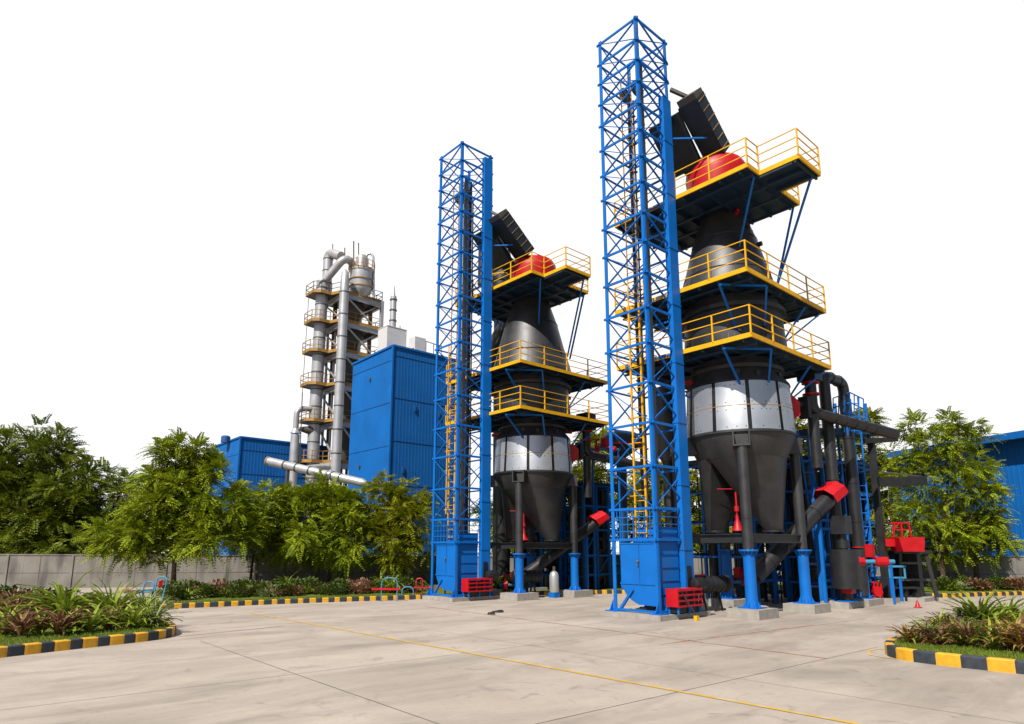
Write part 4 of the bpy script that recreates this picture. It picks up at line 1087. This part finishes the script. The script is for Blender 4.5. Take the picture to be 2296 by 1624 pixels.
# ------------------------------------------------------------------ grey preheater tower
def preheater():
    Y = 62; s = Y / FPX / 1.0
    cb = at(771, 647, Y); cx, cy = cb.x, cb.y
    r = thing('preheater_tower', 'grey preheater tower of pipes, tanks and rusty galleries behind the tall blue building', 'industrial tower', V((cx, cy, 0)))
    LA = run_to(V(cb), E1, 857); LB = 4.6
    lev = [at(771, 652, Y).z, at(767, 716, Y).z, at(763, 783, Y).z, at(760, 858, Y).z, at(757, 940, Y).z, at(755, 1033, Y).z]
    pa = at(714, 800, Y + 1.2); pxA, pyA = pa.x, pa.y       # big left pipe
    for i, z in enumerate(lev):
        poly = [(cx, cy), (cx + LA, cy), (cx + LA, cy + LB), (cx - .2, cy + LB), (pxA + .2, pyA + 1.4), (pxA - 1.2, pyA + 1.1), (pxA - 1.2, pyA - .6), (pxA - .6, pyA - 1.1), (pxA + .5, pyA - 1.1)]
        P = [V((x, y, z)) for x, y in poly]
        g = MB().prism([p - UP * .12 for p in P], (0, 0, .12)).build('gallery', 'greydark', r, False)
        n = len(P); t = MB(); rl = MB()
        for a, b in zip(P, P[1:] + P[:1]):
            t.beam(a - UP * .02, b - UP * .02, .08, .3)
            for f in (.5, 1.0): rl.beam(a + UP * f, b + UP * f, .05, .05)
            k = max(1, int((b - a).length / 1.1))
            for j in range(k): c = a.lerp(b, j / k); rl.beam(c, c + UP * 1.0, .06, .06)
        t.build('edge_beam', 'ochre', g, False)
        rl.build('railing', 'ochre' if i else 'greydark', g, False)
        mb_ = MB()
        for a, b in (((cx, cy), (cx + LA, cy)), ((cx, cy), (cx, cy + LB)), ((cx + LA, cy), (cx + LA, cy + LB))): mb_.ibeam((*a, z - .45), (*b, z - .45), .25, .5)
        mb_.build('girder', 'grey', g, False)
        if i < len(lev) - 1:
            zn = lev[i + 1]; br = MB()
            br.beam((cx + LA * .15, cy + .05, z - .7), (cx + LA * .75, cy + .05, zn + .3), .14, .14); br.beam((cx + .05, cy + .3, zn + .2), (cx + .05, cy + LB * .8, z - .7), .14, .14)
            br.beam((cx + LA * .9, cy + .4, z - .7), (cx + LA * .45, cy + .05, zn + 1.0), .12, .12)
            br.build('brace', 'grey', r, False)
            x, y = cx + LA * .5, cy + LB * .5; zz = z - .2
            v = MB().lathe((x, y), [(.35, zn + .15), (1.15, zn + (z - zn) * .5), (1.25, zn + (z - zn) * .62), (1.25, zz - .2)], 22); v.build('cyclone', 'greydark', r)
            for (ex, ey) in ((cx + LA * .2, cy + LB * .75), (cx + LA * .85, cy + LB * .25)):
                MB().tube([(ex, ey, zn), (ex, ey, z - .2)], .22, 10).build('inner_pipe', 'greydark', r)
    for (x, y) in ((cx + LA, cy), (cx + LA, cy + LB), (cx, cy + LB)):
        MB().box(x - .16, x + .16, y - .16, y + .16, .004, lev[0]).build('column', 'grey', r, False)
    # corner pipe B
    bx, by = cx - .05, cy - .25; zb = at(774, 607, Y).z
    m = MB().tube([(bx, by, .1), (bx, by, lev[0] + .1), (bx, by, zb - .3), (bx, by, zb)], [.46, .46, .36, .1], 20)
    z = 2.0
    while z < lev[0]: m.tube([(bx, by, z), (bx, by, z + .1)], .49, 20, 1); z += 2.3
    m.build('corner_pipe', ['grey', 'greydark'], r)
    # big left pipe A
    zA = at(716, 632, Y + 1.2).z
    m = MB().tube([(pxA, pyA, .1), (pxA, pyA, zA)], .60, 24); z = 2
    while z < zA: m.tube([(pxA, pyA, z), (pxA, pyA, z + .1)], .63, 24, 1); z += 1.75
    m.build('main_pipe', ['grey', 'greydark'], r)
    # upper bend pipe
    ux, uy = (at(735, 600, Y + 2.4)).xy; zt = at(735, 566, Y + 2.4).z; e = at(764, 584, Y + 1.5)
    m = MB().tube(bent([V((ux, uy, zA - 1.5)), V((ux, uy, zt)), V((e.x, e.y, at(766, 580, Y + 2).z))], .9), .50, 20)
    z = zA + .3
    while z < zt - .8: m.tube([(ux, uy, z), (ux, uy, z + .1)], .53, 20, 1); z += 1.3
    m.build('bend_pipe', ['grey', 'greydark'], r)
    p1, p2, p3 = at(730, 628, Y + .9), at(772, 578, Y + .2), at(792, 588, Y + 1.2)
    MB().tube(bent([p1, p2, p3 + V((0, 0, -.0)), p3 + V((.3, .5, -.9))], .75), .40, 18).build('cross_pipe', 'grey', r)
    k = at(727, 640, Y + .9); MB().tube([k, V((pxA, pyA, zA - .3))], .6, 18).build('pipe_joint', 'grey', r)
    # twin-step tank on top
    v = at(809, 650, Y + 1.8); vx, vy = v.x, v.y; zf = lambda y: at(809, y, Y + 1.8).z
    MB().lathe((vx, vy), [(.5, zf(668)), (1.1, zf(655)), (1.16, zf(650)), (1.16, zf(612)), (1.24, zf(611)), (1.24, zf(607)), (.66, zf(605)), (.66, zf(586)), (.62, zf(579)), (.45, zf(574)), (.1, zf(572))], 28).build('top_tank', 'grey', r)
    bnd = MB()
    for y in (608, 632, 648): bnd.lathe((vx, vy), [(1.26, zf(y)), (1.26, zf(y) + .1)], 28, 0)
    bnd.build('tank_band', 'ochre', r)
    hx = at(836, 600, Y + 1.8)
    MB().tube(bent([at(820, 578, Y + 1.8), at(826, 567, Y + 1.8), at(837, 572, Y + 1.8), at(838, 668, Y + 1.8)], .35), .13, 12).build('hook_pipe', 'grey', r)
    cr = MB(); q = V((vx, vy, 0)); rr = 1.32
    ring = [q + V((cos(k * pi / 8) * rr, sin(k * pi / 8) * rr, 0)) for k in range(16)]
    for p_, n_ in zip(ring, ring[1:] + ring[:1]):
        cr.beam(p_ + UP * zf(610), p_ + UP * zf(590), .05, .05)
        for y in (590, 600): cr.beam(p_ + UP * zf(y), n_ + UP * zf(y), .04, .04)
    cr.build('tank_railing', 'ochre', r, False)
    for k in range(9):
        x, y = cx + LA * random.uniform(.1, .95), cy + LB * random.uniform(.1, .95)
        MB().tube([(x, y, .1), (x, y, lev[random.randrange(3)] - .2)], random.uniform(.1, .2), 10).build('service_pipe', random.choice(['greydark', 'grey']), r)
    for (x, y0, y1, w) in ((793, 541, 590, .07), (804, 545, 580, .06), (746, 547, 565, .05), (773, 556, 585, .06)):
        MB().tube([at(x, y1, Y + 2), at(x, y0, Y + 2)], w, 8).build('mast', 'greydark', r)
    # low left side pipe with its bend
    s0 = at(657, 1060, Y); s1 = at(664, 917, Y); s2 = at(706, 917, Y + 1)
    sx, sy = s0.x, s0.y
    m = MB().tube([(sx, sy, .1), (sx, sy, at(657, 975, Y).z)], .42, 18); m.tube([(sx, sy, at(657, 972, Y).z), (sx, sy, at(657, 962, Y).z)], [.5, .3], 18)
    for y in (1050, 1035): m.tube([(sx, sy, at(657, y, Y).z), (sx, sy, at(657, y - 2, Y).z)], .46, 18)
    m.tube(bent([V((sx, sy, at(657, 966, Y).z)), V((sx, sy, s1.z)), s2], .6), .27, 16); m.build('side_pipe', 'grey', r)
    MB().tube([at(672, 962, Y + .3), at(700, 966, Y + 1)], [.2, .5], 12).build('cone_joint', 'greydark', r)
    # hoist wires
    w = MB(); w.tube([at(693, 655, Y), at(678, 880, Y)], .03, 6); w.tube([at(678, 880, Y), at(672, 1040, Y)], .05, 6); w.build('cable', 'greydark', r)
    p, q = at(690, 1052, Y - 2), at(782, 1040, Y + 2)
    m = MB().tube([p, q], .34, 16); d = (q - p).normalized()
    for k in (1.5, 3.2): m.tube([p + d * k, p + d * (k + .12)], .38, 16)
    m.build('low_pipe', 'grey', r)
    return r
preheater()
p, q = at(600, 1034, 48.5), at(822, 1085, 45.5)
r_ = thing('conveyor_pipe', 'long sloping grey pipe passing above the tree tops in front of the grey tower', 'pipe', V((p.x, p.y, 0)))
d = (q - p).normalized(); L_ = (q - p).length
MB().tube([p, q - d * .35, q], [.31, .31, .16], 18).build('pipe', 'grey', r_)
for k in (.02, 1.6, 2.7, 3.9, 5.0, 5.9, 6.6):
    if k < L_: MB().tube([p + d * k, p + d * (k + .1)], .35, 18).build('band', 'greydark' if k > .1 else 'ochre', r_)
for f in (.22, .62): c = p.lerp(q, f); MB().beam(V((c.x, c.y, .1)), c - UP * .3, .2, .2).build('post', 'greydark', r_, False)

# ------------------------------------------------------------------ trees
def tree(label, base, Y, blobs, mk, dens=1.0, trunk_r=.13, name='tree', ground=True, group=None, cat='tree', spray=.75):
    """blobs: foliage masses as (x, y, rx, ry) seen at distance Y; each gets real depth"""
    b = at(base[0], base[1], Y); b = V((b.x, b.y, .12)); r = thing(name, label, cat, b, group); k = Y / FPX
    cs = []
    for (x, y, rx, ry) in blobs:
        c = at(x, y, Y); cs.append((c + FW * random.uniform(-.25, .25) * rx * k, rx * k, ry * k))
    top = max(c.z for c, _, _ in cs)
    t = MB(); fork = b + UP * max(1.2, (min(c.z - rz for c, _, rz in cs) - b.z) * .8 + .6)
    fork += RT * random.uniform(-.1, .1)
    t.tube([b, b.lerp(fork, .5) + RT * random.uniform(-.06, .06), fork], [trunk_r * 1.25, trunk_r, trunk_r * .85], 9)
    limbs = []
    for c, rr, rz in cs:
        mid = fork.lerp(c, .5) + V((random.uniform(-.3, .3), random.uniform(-.3, .3), .1)); e = c + UP * rz * .4
        t.tube([fork - UP * .1, mid, e], [trunk_r * .62, trunk_r * .4, .015], 6); limbs.append((mid, e))
        for _ in range(4):
            s = mid.lerp(e, random.random()); v = V((random.gauss(0, 1), random.gauss(0, 1), random.uniform(0, 1))).normalized()
            t.tube([s, s + v * rr * .7], [trunk_r * .2, .01], 5)
    t.build('trunk', 'bark', r)
    V_, F_ = [], []
    for c, rr, rz in cs:
        nc = max(5, int(9 * (rr * rz) ** .75 + 3)); n = int(dens * 145 * (rr * rz + .3) / nc); js = []
        for q_ in range(nc):
            v = V((random.gauss(0, 1), random.gauss(0, 1), random.gauss(.12, 1))).normalized(); f = random.uniform(.35, 1.02) if q_ % 3 else random.uniform(0, .5)
            js += [(v, c + V((v.x * rr, v.y * rr, v.z * rz)) * f)] * n
        for vv, cc in js:
            v = (vv * .7 + V((random.gauss(0, 1), random.gauss(0, 1), random.gauss(0, 1))).normalized()).normalized()
            o = cc + V((v.x, v.y, v.z * .75)) * random.random() ** .5 * min(.62, rr * .42)
            d = (v + V((0, 0, .05)) + V((random.gauss(0, .3), random.gauss(0, .3), random.gauss(0, .22)))); d.z *= .75; d.normalize()
            sp = spray * random.uniform(.6, 1.25); s = d.cross(UP)
            if s.length < .1: s = E1.copy()
            s.normalize(); u = s.cross(d); nn = random.randint(7, 10)
            roll = random.uniform(-.7, .7); s, u = s * cos(roll) + u * sin(roll), u * cos(roll) - s * sin(roll)
            for j in range(nn):
                g = (j + .5) / nn; pc = o + d * (sp * g) - UP * (sp * .32 * g * g)
                for sg in (-1, 1):
                    ll = sp * .28 * (1 - .55 * g) * random.uniform(.8, 1.2); w = ll * .25
                    dd = (s * sg + d * .75 - UP * .18 + u * random.uniform(-.25, .25)).normalized(); ww = dd.cross(u).normalized() * w
                    i = len(V_); m_ = pc + dd * ll * .5
                    V_ += [pc, m_ + ww + u * w * .4, pc + dd * ll, m_ - ww + u * w * .4]; F_.append((i, i + 1, i + 2, i + 3))
    MB().add(V_, F_).build('crown', mk, r, False)
    return r
GRP = None
tree('big dark leafy tree at the far left, behind the concrete wall', (50, 1240), 47, [(20, 1220, 120, 30), (140, 1228, 100, 26), (220, 1232, 60, 22), (10, 1040, 85, 75), (110, 1010, 62, 55), (60, 1090, 100, 70), (185, 1075, 60, 50), (160, 1130, 80, 60), (215, 1165, 55, 50), (70, 1180, 110, 62), (-40, 1130, 80, 80), (-10, 1210, 90, 45), (170, 1215, 80, 40)], 'leafdark', 1.0, .3, spray=1.0)
tree('small dark tree in the gap beside the big left tree, behind the wall', (262, 1245), 47.5, [(280, 1110, 34, 42), (260, 1180, 48, 60), (300, 1215, 50, 40), (270, 1235, 60, 20)], 'leafdark', 1.1, .12, spray=.9)
tree('feathery yellow-green tree in front of the wall with drooping low branches', (388, 1322), 37, [(395, 1022, 42, 36), (440, 1012, 38, 34), (405, 1075, 80, 50), (345, 1085, 42, 40), (480, 1060, 40, 45), (330, 1140, 62, 50), (420, 1140, 95, 60), (505, 1140, 58, 50), (290, 1195, 55, 40), (380, 1205, 95, 50), (480, 1205, 80, 45), (545, 1180, 36, 40), (262, 1238, 40, 22), (320, 1242, 50, 18), (400, 1150, 60, 60)], 'leaf', 1.3, .13, spray=.8)
tree('broad dark green tree under the sloping grey pipe', (735, 1312), 41, [(700, 1118, 80, 36), (620, 1132, 58, 36), (775, 1126, 52, 38), (650, 1165, 95, 46), (755, 1165, 84, 48), (600, 1190, 55, 44), (690, 1212, 110, 40), (795, 1212, 60, 40), (720, 1240, 80, 16), (630, 1228, 60, 20)], 'leaf', 1.35, .13, spray=.8)
tree('slender light green tree at the foot of the tall blue building', (905, 1312), 41.5, [(868, 1108, 38, 30), (905, 1110, 26, 34), (945, 1125, 18, 36), (860, 1160, 55, 42), (915, 1170, 46, 44), (880, 1210, 70, 36), (935, 1215, 28, 36), (895, 1245, 50, 18), (830, 1190, 40, 50)], 'leafgold', 1.25, .10, spray=.75)
tree('small yellowish tree between the feathery and the broad dark tree', (560, 1318), 42, [(545, 1120, 26, 36), (560, 1165, 32, 40), (570, 1215, 40, 38)], 'leafgold', 1.0, .08, spray=.7)
tree('airy olive tree with a thin pale trunk, in front of the right wall', (2118, 1312), 38.5, [(2055, 960, 34, 28), (2125, 945, 36, 22), (2150, 965, 34, 28), (2090, 990, 58, 34), (2170, 990, 36, 30), (2040, 1030, 40, 36), (2120, 1040, 66, 36), (2200, 1050, 36, 26), (2070, 1095, 56, 36), (2160, 1105, 66, 40), (2225, 1120, 30, 30), (2110, 1160, 76, 40), (2205, 1170, 50, 36), (2050, 1150, 30, 40), (2140, 1215, 66, 30), (2230, 1210, 36, 30)], 'leaf', .95, .12, spray=.7)
tree('dense dark tree against the right shed, behind the airy olive tree', (2190, 1300), 39.6, [(2180, 1150, 60, 50), (2230, 1190, 36, 44), (2170, 1210, 90, 40), (2060, 1200, 60, 50)], 'leafdark', 1.1, .1, spray=.7)
bgt = [((1130, 1255), [(1120, 1150, 45, 40), (1140, 1205, 50, 45)], 'leaf', 'light green tree seen under the smaller kiln hopper, behind the wall'),
       ((1235, 1255), [(1215, 1150, 50, 50), (1260, 1190, 50, 50), (1200, 1215, 40, 35), (1285, 1110, 45, 50), (1290, 1225, 50, 30)], 'leaf', 'tree behind the smaller kiln legs, right of its hopper'),
       ((1310, 1255), [(1330, 1000, 50, 36), (1320, 1070, 60, 50), (1350, 1150, 60, 55), (1290, 1190, 50, 50)], 'leafgold', 'tree seen between the smaller kiln and the tall tower'),
       ((1580, 1255), [(1560, 1130, 60, 55), (1600, 1200, 60, 45), (1480, 1180, 50, 55), (1500, 1085, 45, 50), (1430, 1120, 50, 60), (1540, 1215, 60, 40)], 'leafgold', 'tree seen under the larger kiln hopper'),
       ((1800, 1255), [(1800, 985, 50, 45), (1830, 1060, 60, 55), (1800, 1140, 70, 55), (1790, 1205, 70, 45)], 'leafgold', 'tree behind the pipe rack, just right of the larger kiln'),
       ((1930, 1255), [(1930, 950, 40, 24), (1925, 1000, 45, 40), (1950, 1080, 60, 50), (1930, 1150, 60, 50), (1960, 1210, 70, 45)], 'leafgold', 'tree behind the arched black pipe')]
for b, bl_, mk, lb__ in bgt: tree(lb__, b, 47.5, bl_, mk, 1.2, .14, spray=1.0)

# ------------------------------------------------------------------ bedding plants
def rosette(n, L, w, droop, up, seg=4):
    m = MB()
    for i in range(n):
        a = random.uniform(0, 2 * pi); el = random.uniform(*up); l = L * random.uniform(.65, 1.1); ww = w * random.uniform(.7, 1.2)
        h = V((cos(a), sin(a), 0)); s = V((-sin(a), cos(a), 0)); pts = []; p = h * .03 + UP * random.uniform(.0, .12) * L; ang = el
        for j in range(seg + 1):
            pts.append(p.copy()); p = p + (h * cos(ang) + UP * sin(ang)) * (l / seg); ang -= droop * random.uniform(.6, 1.3) / seg * (1 + j * .5)
        prof = [.55, 1.0, .9, .6, .06]; vs = []
        for j, q in enumerate(pts): vs += [q - s * ww * prof[j] / 2, q + UP * (-ww * .25), q + s * ww * prof[j] / 2]
        fs = []
        for j in range(seg): b = j * 3; fs += [(b, b + 1, b + 4, b + 3), (b + 1, b + 2, b + 5, b + 4)]
        m.add(vs, fs)
    return m
ORG = V((0, 0, 0)); proto = {}
def proto_plant(key, mk, mbs, name):
    o = []
    for mb_ in mbs:
        me = mb_.build(name, mk, None, False); o.append(me.data); bpy.data.objects.remove(me)
    proto[key] = (o, name)
random.seed(21)
proto_plant('green', 'pgreen', [rosette(52, .58, .062, .95, (.5, 1.52)) for _ in range(3)], 'spiky_plant')
proto_plant('pale', 'ppale', [rosette(64, .58, .050, 1.0, (.45, 1.52)) for _ in range(2)], 'spiky_plant')
proto_plant('burgundy', 'pred', [rosette(52, .58, .062, .95, (.5, 1.52)) for _ in range(3)], 'spiky_plant')
proto_plant('orange', 'porange', [rosette(48, .56, .058, .95, (.5, 1.52)) for _ in range(2)], 'spiky_plant')
proto_plant('tall', 'pgreen', [rosette(54, 1.45, .12, 1.1, (.5, 1.5)) for _ in range(2)], 'tall_spiky_plant')
proto_plant('upright', 'pgreen', [rosette(58, 1.25, .10, .75, (.7, 1.52)) for _ in range(2)], 'tall_spiky_plant')
def leafbush(n, R):
    m = MB()
    for _ in range(n):
        v = V((random.gauss(0, 1), random.gauss(0, 1), abs(random.gauss(0, 1)))).normalized(); o = V((v.x * R, v.y * R, v.z * R * .9 + .08)) * random.random() ** .4
        d = (v + V((random.gauss(0, .4), random.gauss(0, .4), random.gauss(.1, .4)))).normalized(); l = random.uniform(.10, .20); s = d.cross(UP)
        if s.length < .1: s = E1.copy()
        s = s.normalized() * l * .28
        m.add([o, o + d * l * .5 + s, o + d * l - UP * .03, o + d * l * .5 - s], [(0, 1, 2, 3)])
    return m
proto_plant('bush', 'shrub', [leafbush(420, .55) for _ in range(3)], 'shrub')
proto_plant('redbush', 'pred', [leafbush(400, .5) for _ in range(2)], 'shrub')
def plant(key, p, s, label, group, cat='plant', tilt=.08):
    ms, name = proto[key]; o = bpy.data.objects.new(name, random.choice(ms)); COL.objects.link(o)
    o.location = p; o.rotation_euler = (random.uniform(-tilt, tilt), random.uniform(-tilt, tilt), random.uniform(0, 2 * pi))
    o.scale = (s * random.uniform(.92, 1.08), s * random.uniform(.92, 1.08), s * random.uniform(.9, 1.1))
    return tag(o, label, cat, group)
BZ = .21
GL = 'bedding plants in the left kerbed bed'; GRt = 'bedding plants in the right kerbed bed'; GW = 'shrubs along the concrete wall'
KIND = {'green': 'small green spiky plant', 'pale': 'small pale silvery spiky plant', 'burgundy': 'small burgundy spiky plant', 'orange': 'small orange tipped spiky plant', 'bush': 'low leafy green shrub', 'redbush': 'low dark red shrub'}
def place(key, x, y, s, where, group):
    s *= (1.4 if 'left' in where else 1.25) if 'bush' not in key else 1
    return plant(key, gp(x, y, BZ), s, f'{KIND[key]} {where}', f'{KIND[key]}s {where}')
wl, wr = 'in the left kerbed bed', 'in the right kerbed bed'
for k, x, y, s in (('green', 5, 1424, 1.0), ('burgundy', 46, 1428, 1.1), ('green', 88, 1424, .95), ('burgundy', 130, 1424, 1.12), ('green', 162, 1420, .9), ('green', 200, 1418, 1.05), ('burgundy', 238, 1410, .9), ('green', 268, 1409, .95), ('green', 298, 1410, 1.0), ('pale', 345, 1405, 1.0),
                   ('green', 20, 1402, .9), ('burgundy', 60, 1402, 1.0), ('pale', 100, 1400, 1.0), ('burgundy', 118, 1398, 1.0), ('green', 150, 1400, 1.0), ('burgundy', 180, 1398, .9), ('green', 215, 1396, 1.0), ('green', 250, 1396, 1.0), ('pale', 300, 1396, 1.0), ('green', 325, 1400, .85),
                   ('burgundy', 0, 1394, 1.1), ('burgundy', 40, 1388, 1.1), ('green', 85, 1387, 1.0), ('burgundy', 170, 1388, 1.0), ('bush', 200, 1386, 1.1), ('green', 270, 1388, 1.0), ('bush', -20, 1366, 1.3), ('bush', 10, 1364, 1.3), ('redbush', 45, 1366, 1.3), ('bush', 75, 1367, 1.3), ('bush', 105, 1368, 1.2), ('redbush', 180, 1376, 1.1), ('bush', 140, 1370, 1.2), ('burgundy', 25, 1374, 1.2), ('pale', 100, 1376, 1.1), ('bush', 20, 1380, 1.1), ('bush', 75, 1382, 1.1), ('bush', 120, 1383, 1.2), ('orange', 310, 1393, .8), ('bush', 230, 1385, 1.1)):
    place(k, x, y, s, wl, GL)
for x, y, s, l in ((142, 1400, 1.15, 'largest dark green sword-leaved plant standing above the left kerbed bed'), (246, 1398, 1.0, 'second sword-leaved plant in the left kerbed bed, beside the coloured tube chairs'), (318, 1395, .8, 'loose arching plant at the back of the left kerbed bed near the tube chairs')):
    plant('upright' if s < 1.1 else 'tall', gp(x, y, BZ), s, l, None)
for k, x, y, s in (('orange', 2038, 1440, .8), ('pale', 2076, 1442, .85), ('burgundy', 2112, 1447, .95), ('green', 2148, 1449, .9), ('burgundy', 2178, 1452, .95), ('green', 2222, 1456, 1.0), ('burgundy', 2262, 1458, .95), ('orange', 2292, 1462, .95), ('burgundy', 2330, 1466, 1.0),
                   ('green', 2095, 1432, .9), ('burgundy', 2130, 1434, .95), ('pale', 2165, 1434, .9), ('green', 2250, 1438, 1.0), ('green', 2200, 1436, .9), ('orange', 2280, 1440, .9), ('green', 2110, 1424, .9), ('burgundy', 2150, 1420, .9), ('green', 2240, 1420, 1.1), ('green', 2285, 1420, 1.1), ('burgundy', 2300, 1430, 1.0), ('bush', 2180, 1420, 1.0), ('bush', 2270, 1410, 1.0)):
    place(k, x, y, s, wr, GRt)
plant('upright', gp(2204, 1420, BZ), 1.0, 'tall sword-leaved plant standing above the right kerbed bed', None)
plant('upright', gp(2262, 1412, BZ), .7, 'shorter sword-leaved plant at the edge of the right kerbed bed', None)
random.seed(5)
ws = 'along the concrete wall on the left'; wq = 'along the concrete wall on the right'; wm = 'along the wall behind the kilns'
def hedge(x0, x1, n, where, yoff=(6, 26)):
    P = [p for p in FLs if x0 - 30 < pxx(p) < x1 + 30]
    for i in range(n):
        x = x0 + (x1 - x0) * (i + random.random() * .8) / n
        p = min(P, key=lambda q: abs(pxx(q) - x)); Y = depth(p) + random.uniform(2.0, 5.2)
        q = W((x - PX) / FPX * Y * CT, Y, .17)
        k = random.choice(('bush', 'bush', 'bush', 'bush', 'redbush', 'green', 'burgundy', 'pale') if where != wm else ('bush', 'green', 'orange'))
        plant(k, q, random.uniform(.8, 1.3) if 'bush' in k else random.uniform(.75, 1.1), f'{KIND[k]} {where}', f'{KIND[k]}s {where}')
hedge(385, 950, 72, ws); hedge(1085, 1165, 8, wm); hedge(2088, 2330, 26, wq); hedge(1560, 1980, 18, wm)
for x, y, Y, l in ((852, 1322, 36, 'arching palm-like plant before the wall, left of the broad tree'), (878, 1335, 34.3, 'pale arching plant beside the blue tube hoop')):
    q = at(x, y, Y); plant('tall', V((q.x, q.y, .17)), .85, l, None)
q = at(645, 1318, 38); plant('tall', V((q.x, q.y, .17)), .8, 'arching palm-like plant in front of the wall under the broad dark tree', None)

# coloured tube chairs and hoops
def hoop(parent, p, w, h, mk, lean=0.0, name='hoop'):
    a, b = p - RT * w / 2, p + RT * w / 2; u = UP * h + FW * lean
    MB().tube(bent([a, a + u, b + u, b], w * .42), .027, 8).build(name, mk, parent)
g = gp(308, 1366, .2)
tcx = thing('tube_chair', 'blue and red bent tube chair frame behind the left kerbed bed', 'chair', g)
hoop(tcx, g + RT * .25, .36, .95, 'teal', .2, 'back_hoop'); hoop(tcx, g - RT * .35 - FW * .2, .45, .7, 'red', 0, 'arm_hoop'); hoop(tcx, g + RT * .70 - FW * .1, .36, 1.12, 'teal', .3, 'back_hoop')
MB().beam(g + RT * .05 + UP * .62, g + RT * .5 + UP * .62, .3, .05).build('seat', 'teal', tcx, False)
MB().box(g.x + .5, g.x + .62, g.y - .55, g.y - .45, 1.0, 1.2).build('bracket', 'red', tcx, False)
g = gp(872, 1349)
tcy = thing('tube_hoop', 'blue tube hoop with a red cross bar at the kerb left of the shorter tower', 'hoop barrier', g)
hoop(tcy, g, .72, 1.05, 'teal', 0, 'hoop'); MB().beam(g - RT * .8 + UP * .55, g + RT * .5 + UP * .55, .09, .09).build('cross_bar', 'red', tcy, False)
g = gp(918, 1343)
tcz = thing('tube_bench', 'low bench frame of red and blue tubes beside the shorter lattice tower', 'bench', g)
hoop(tcz, g - RT * .1, .55, .55, 'teal', .1, 'end_hoop'); hoop(tcz, g + RT * .45, .3, .95, 'red', .1, 'arm_hoop')
MB().beam(g + RT * .2 + UP * .52, g + RT * 1.9 + UP * .52, .2, .05).build('seat', 'red', tcz, False)
for a in (.9, 1.7): MB().beam(g + RT * a, g + RT * a + UP * .5, .06, .06).build('leg', 'teal', tcz, False)
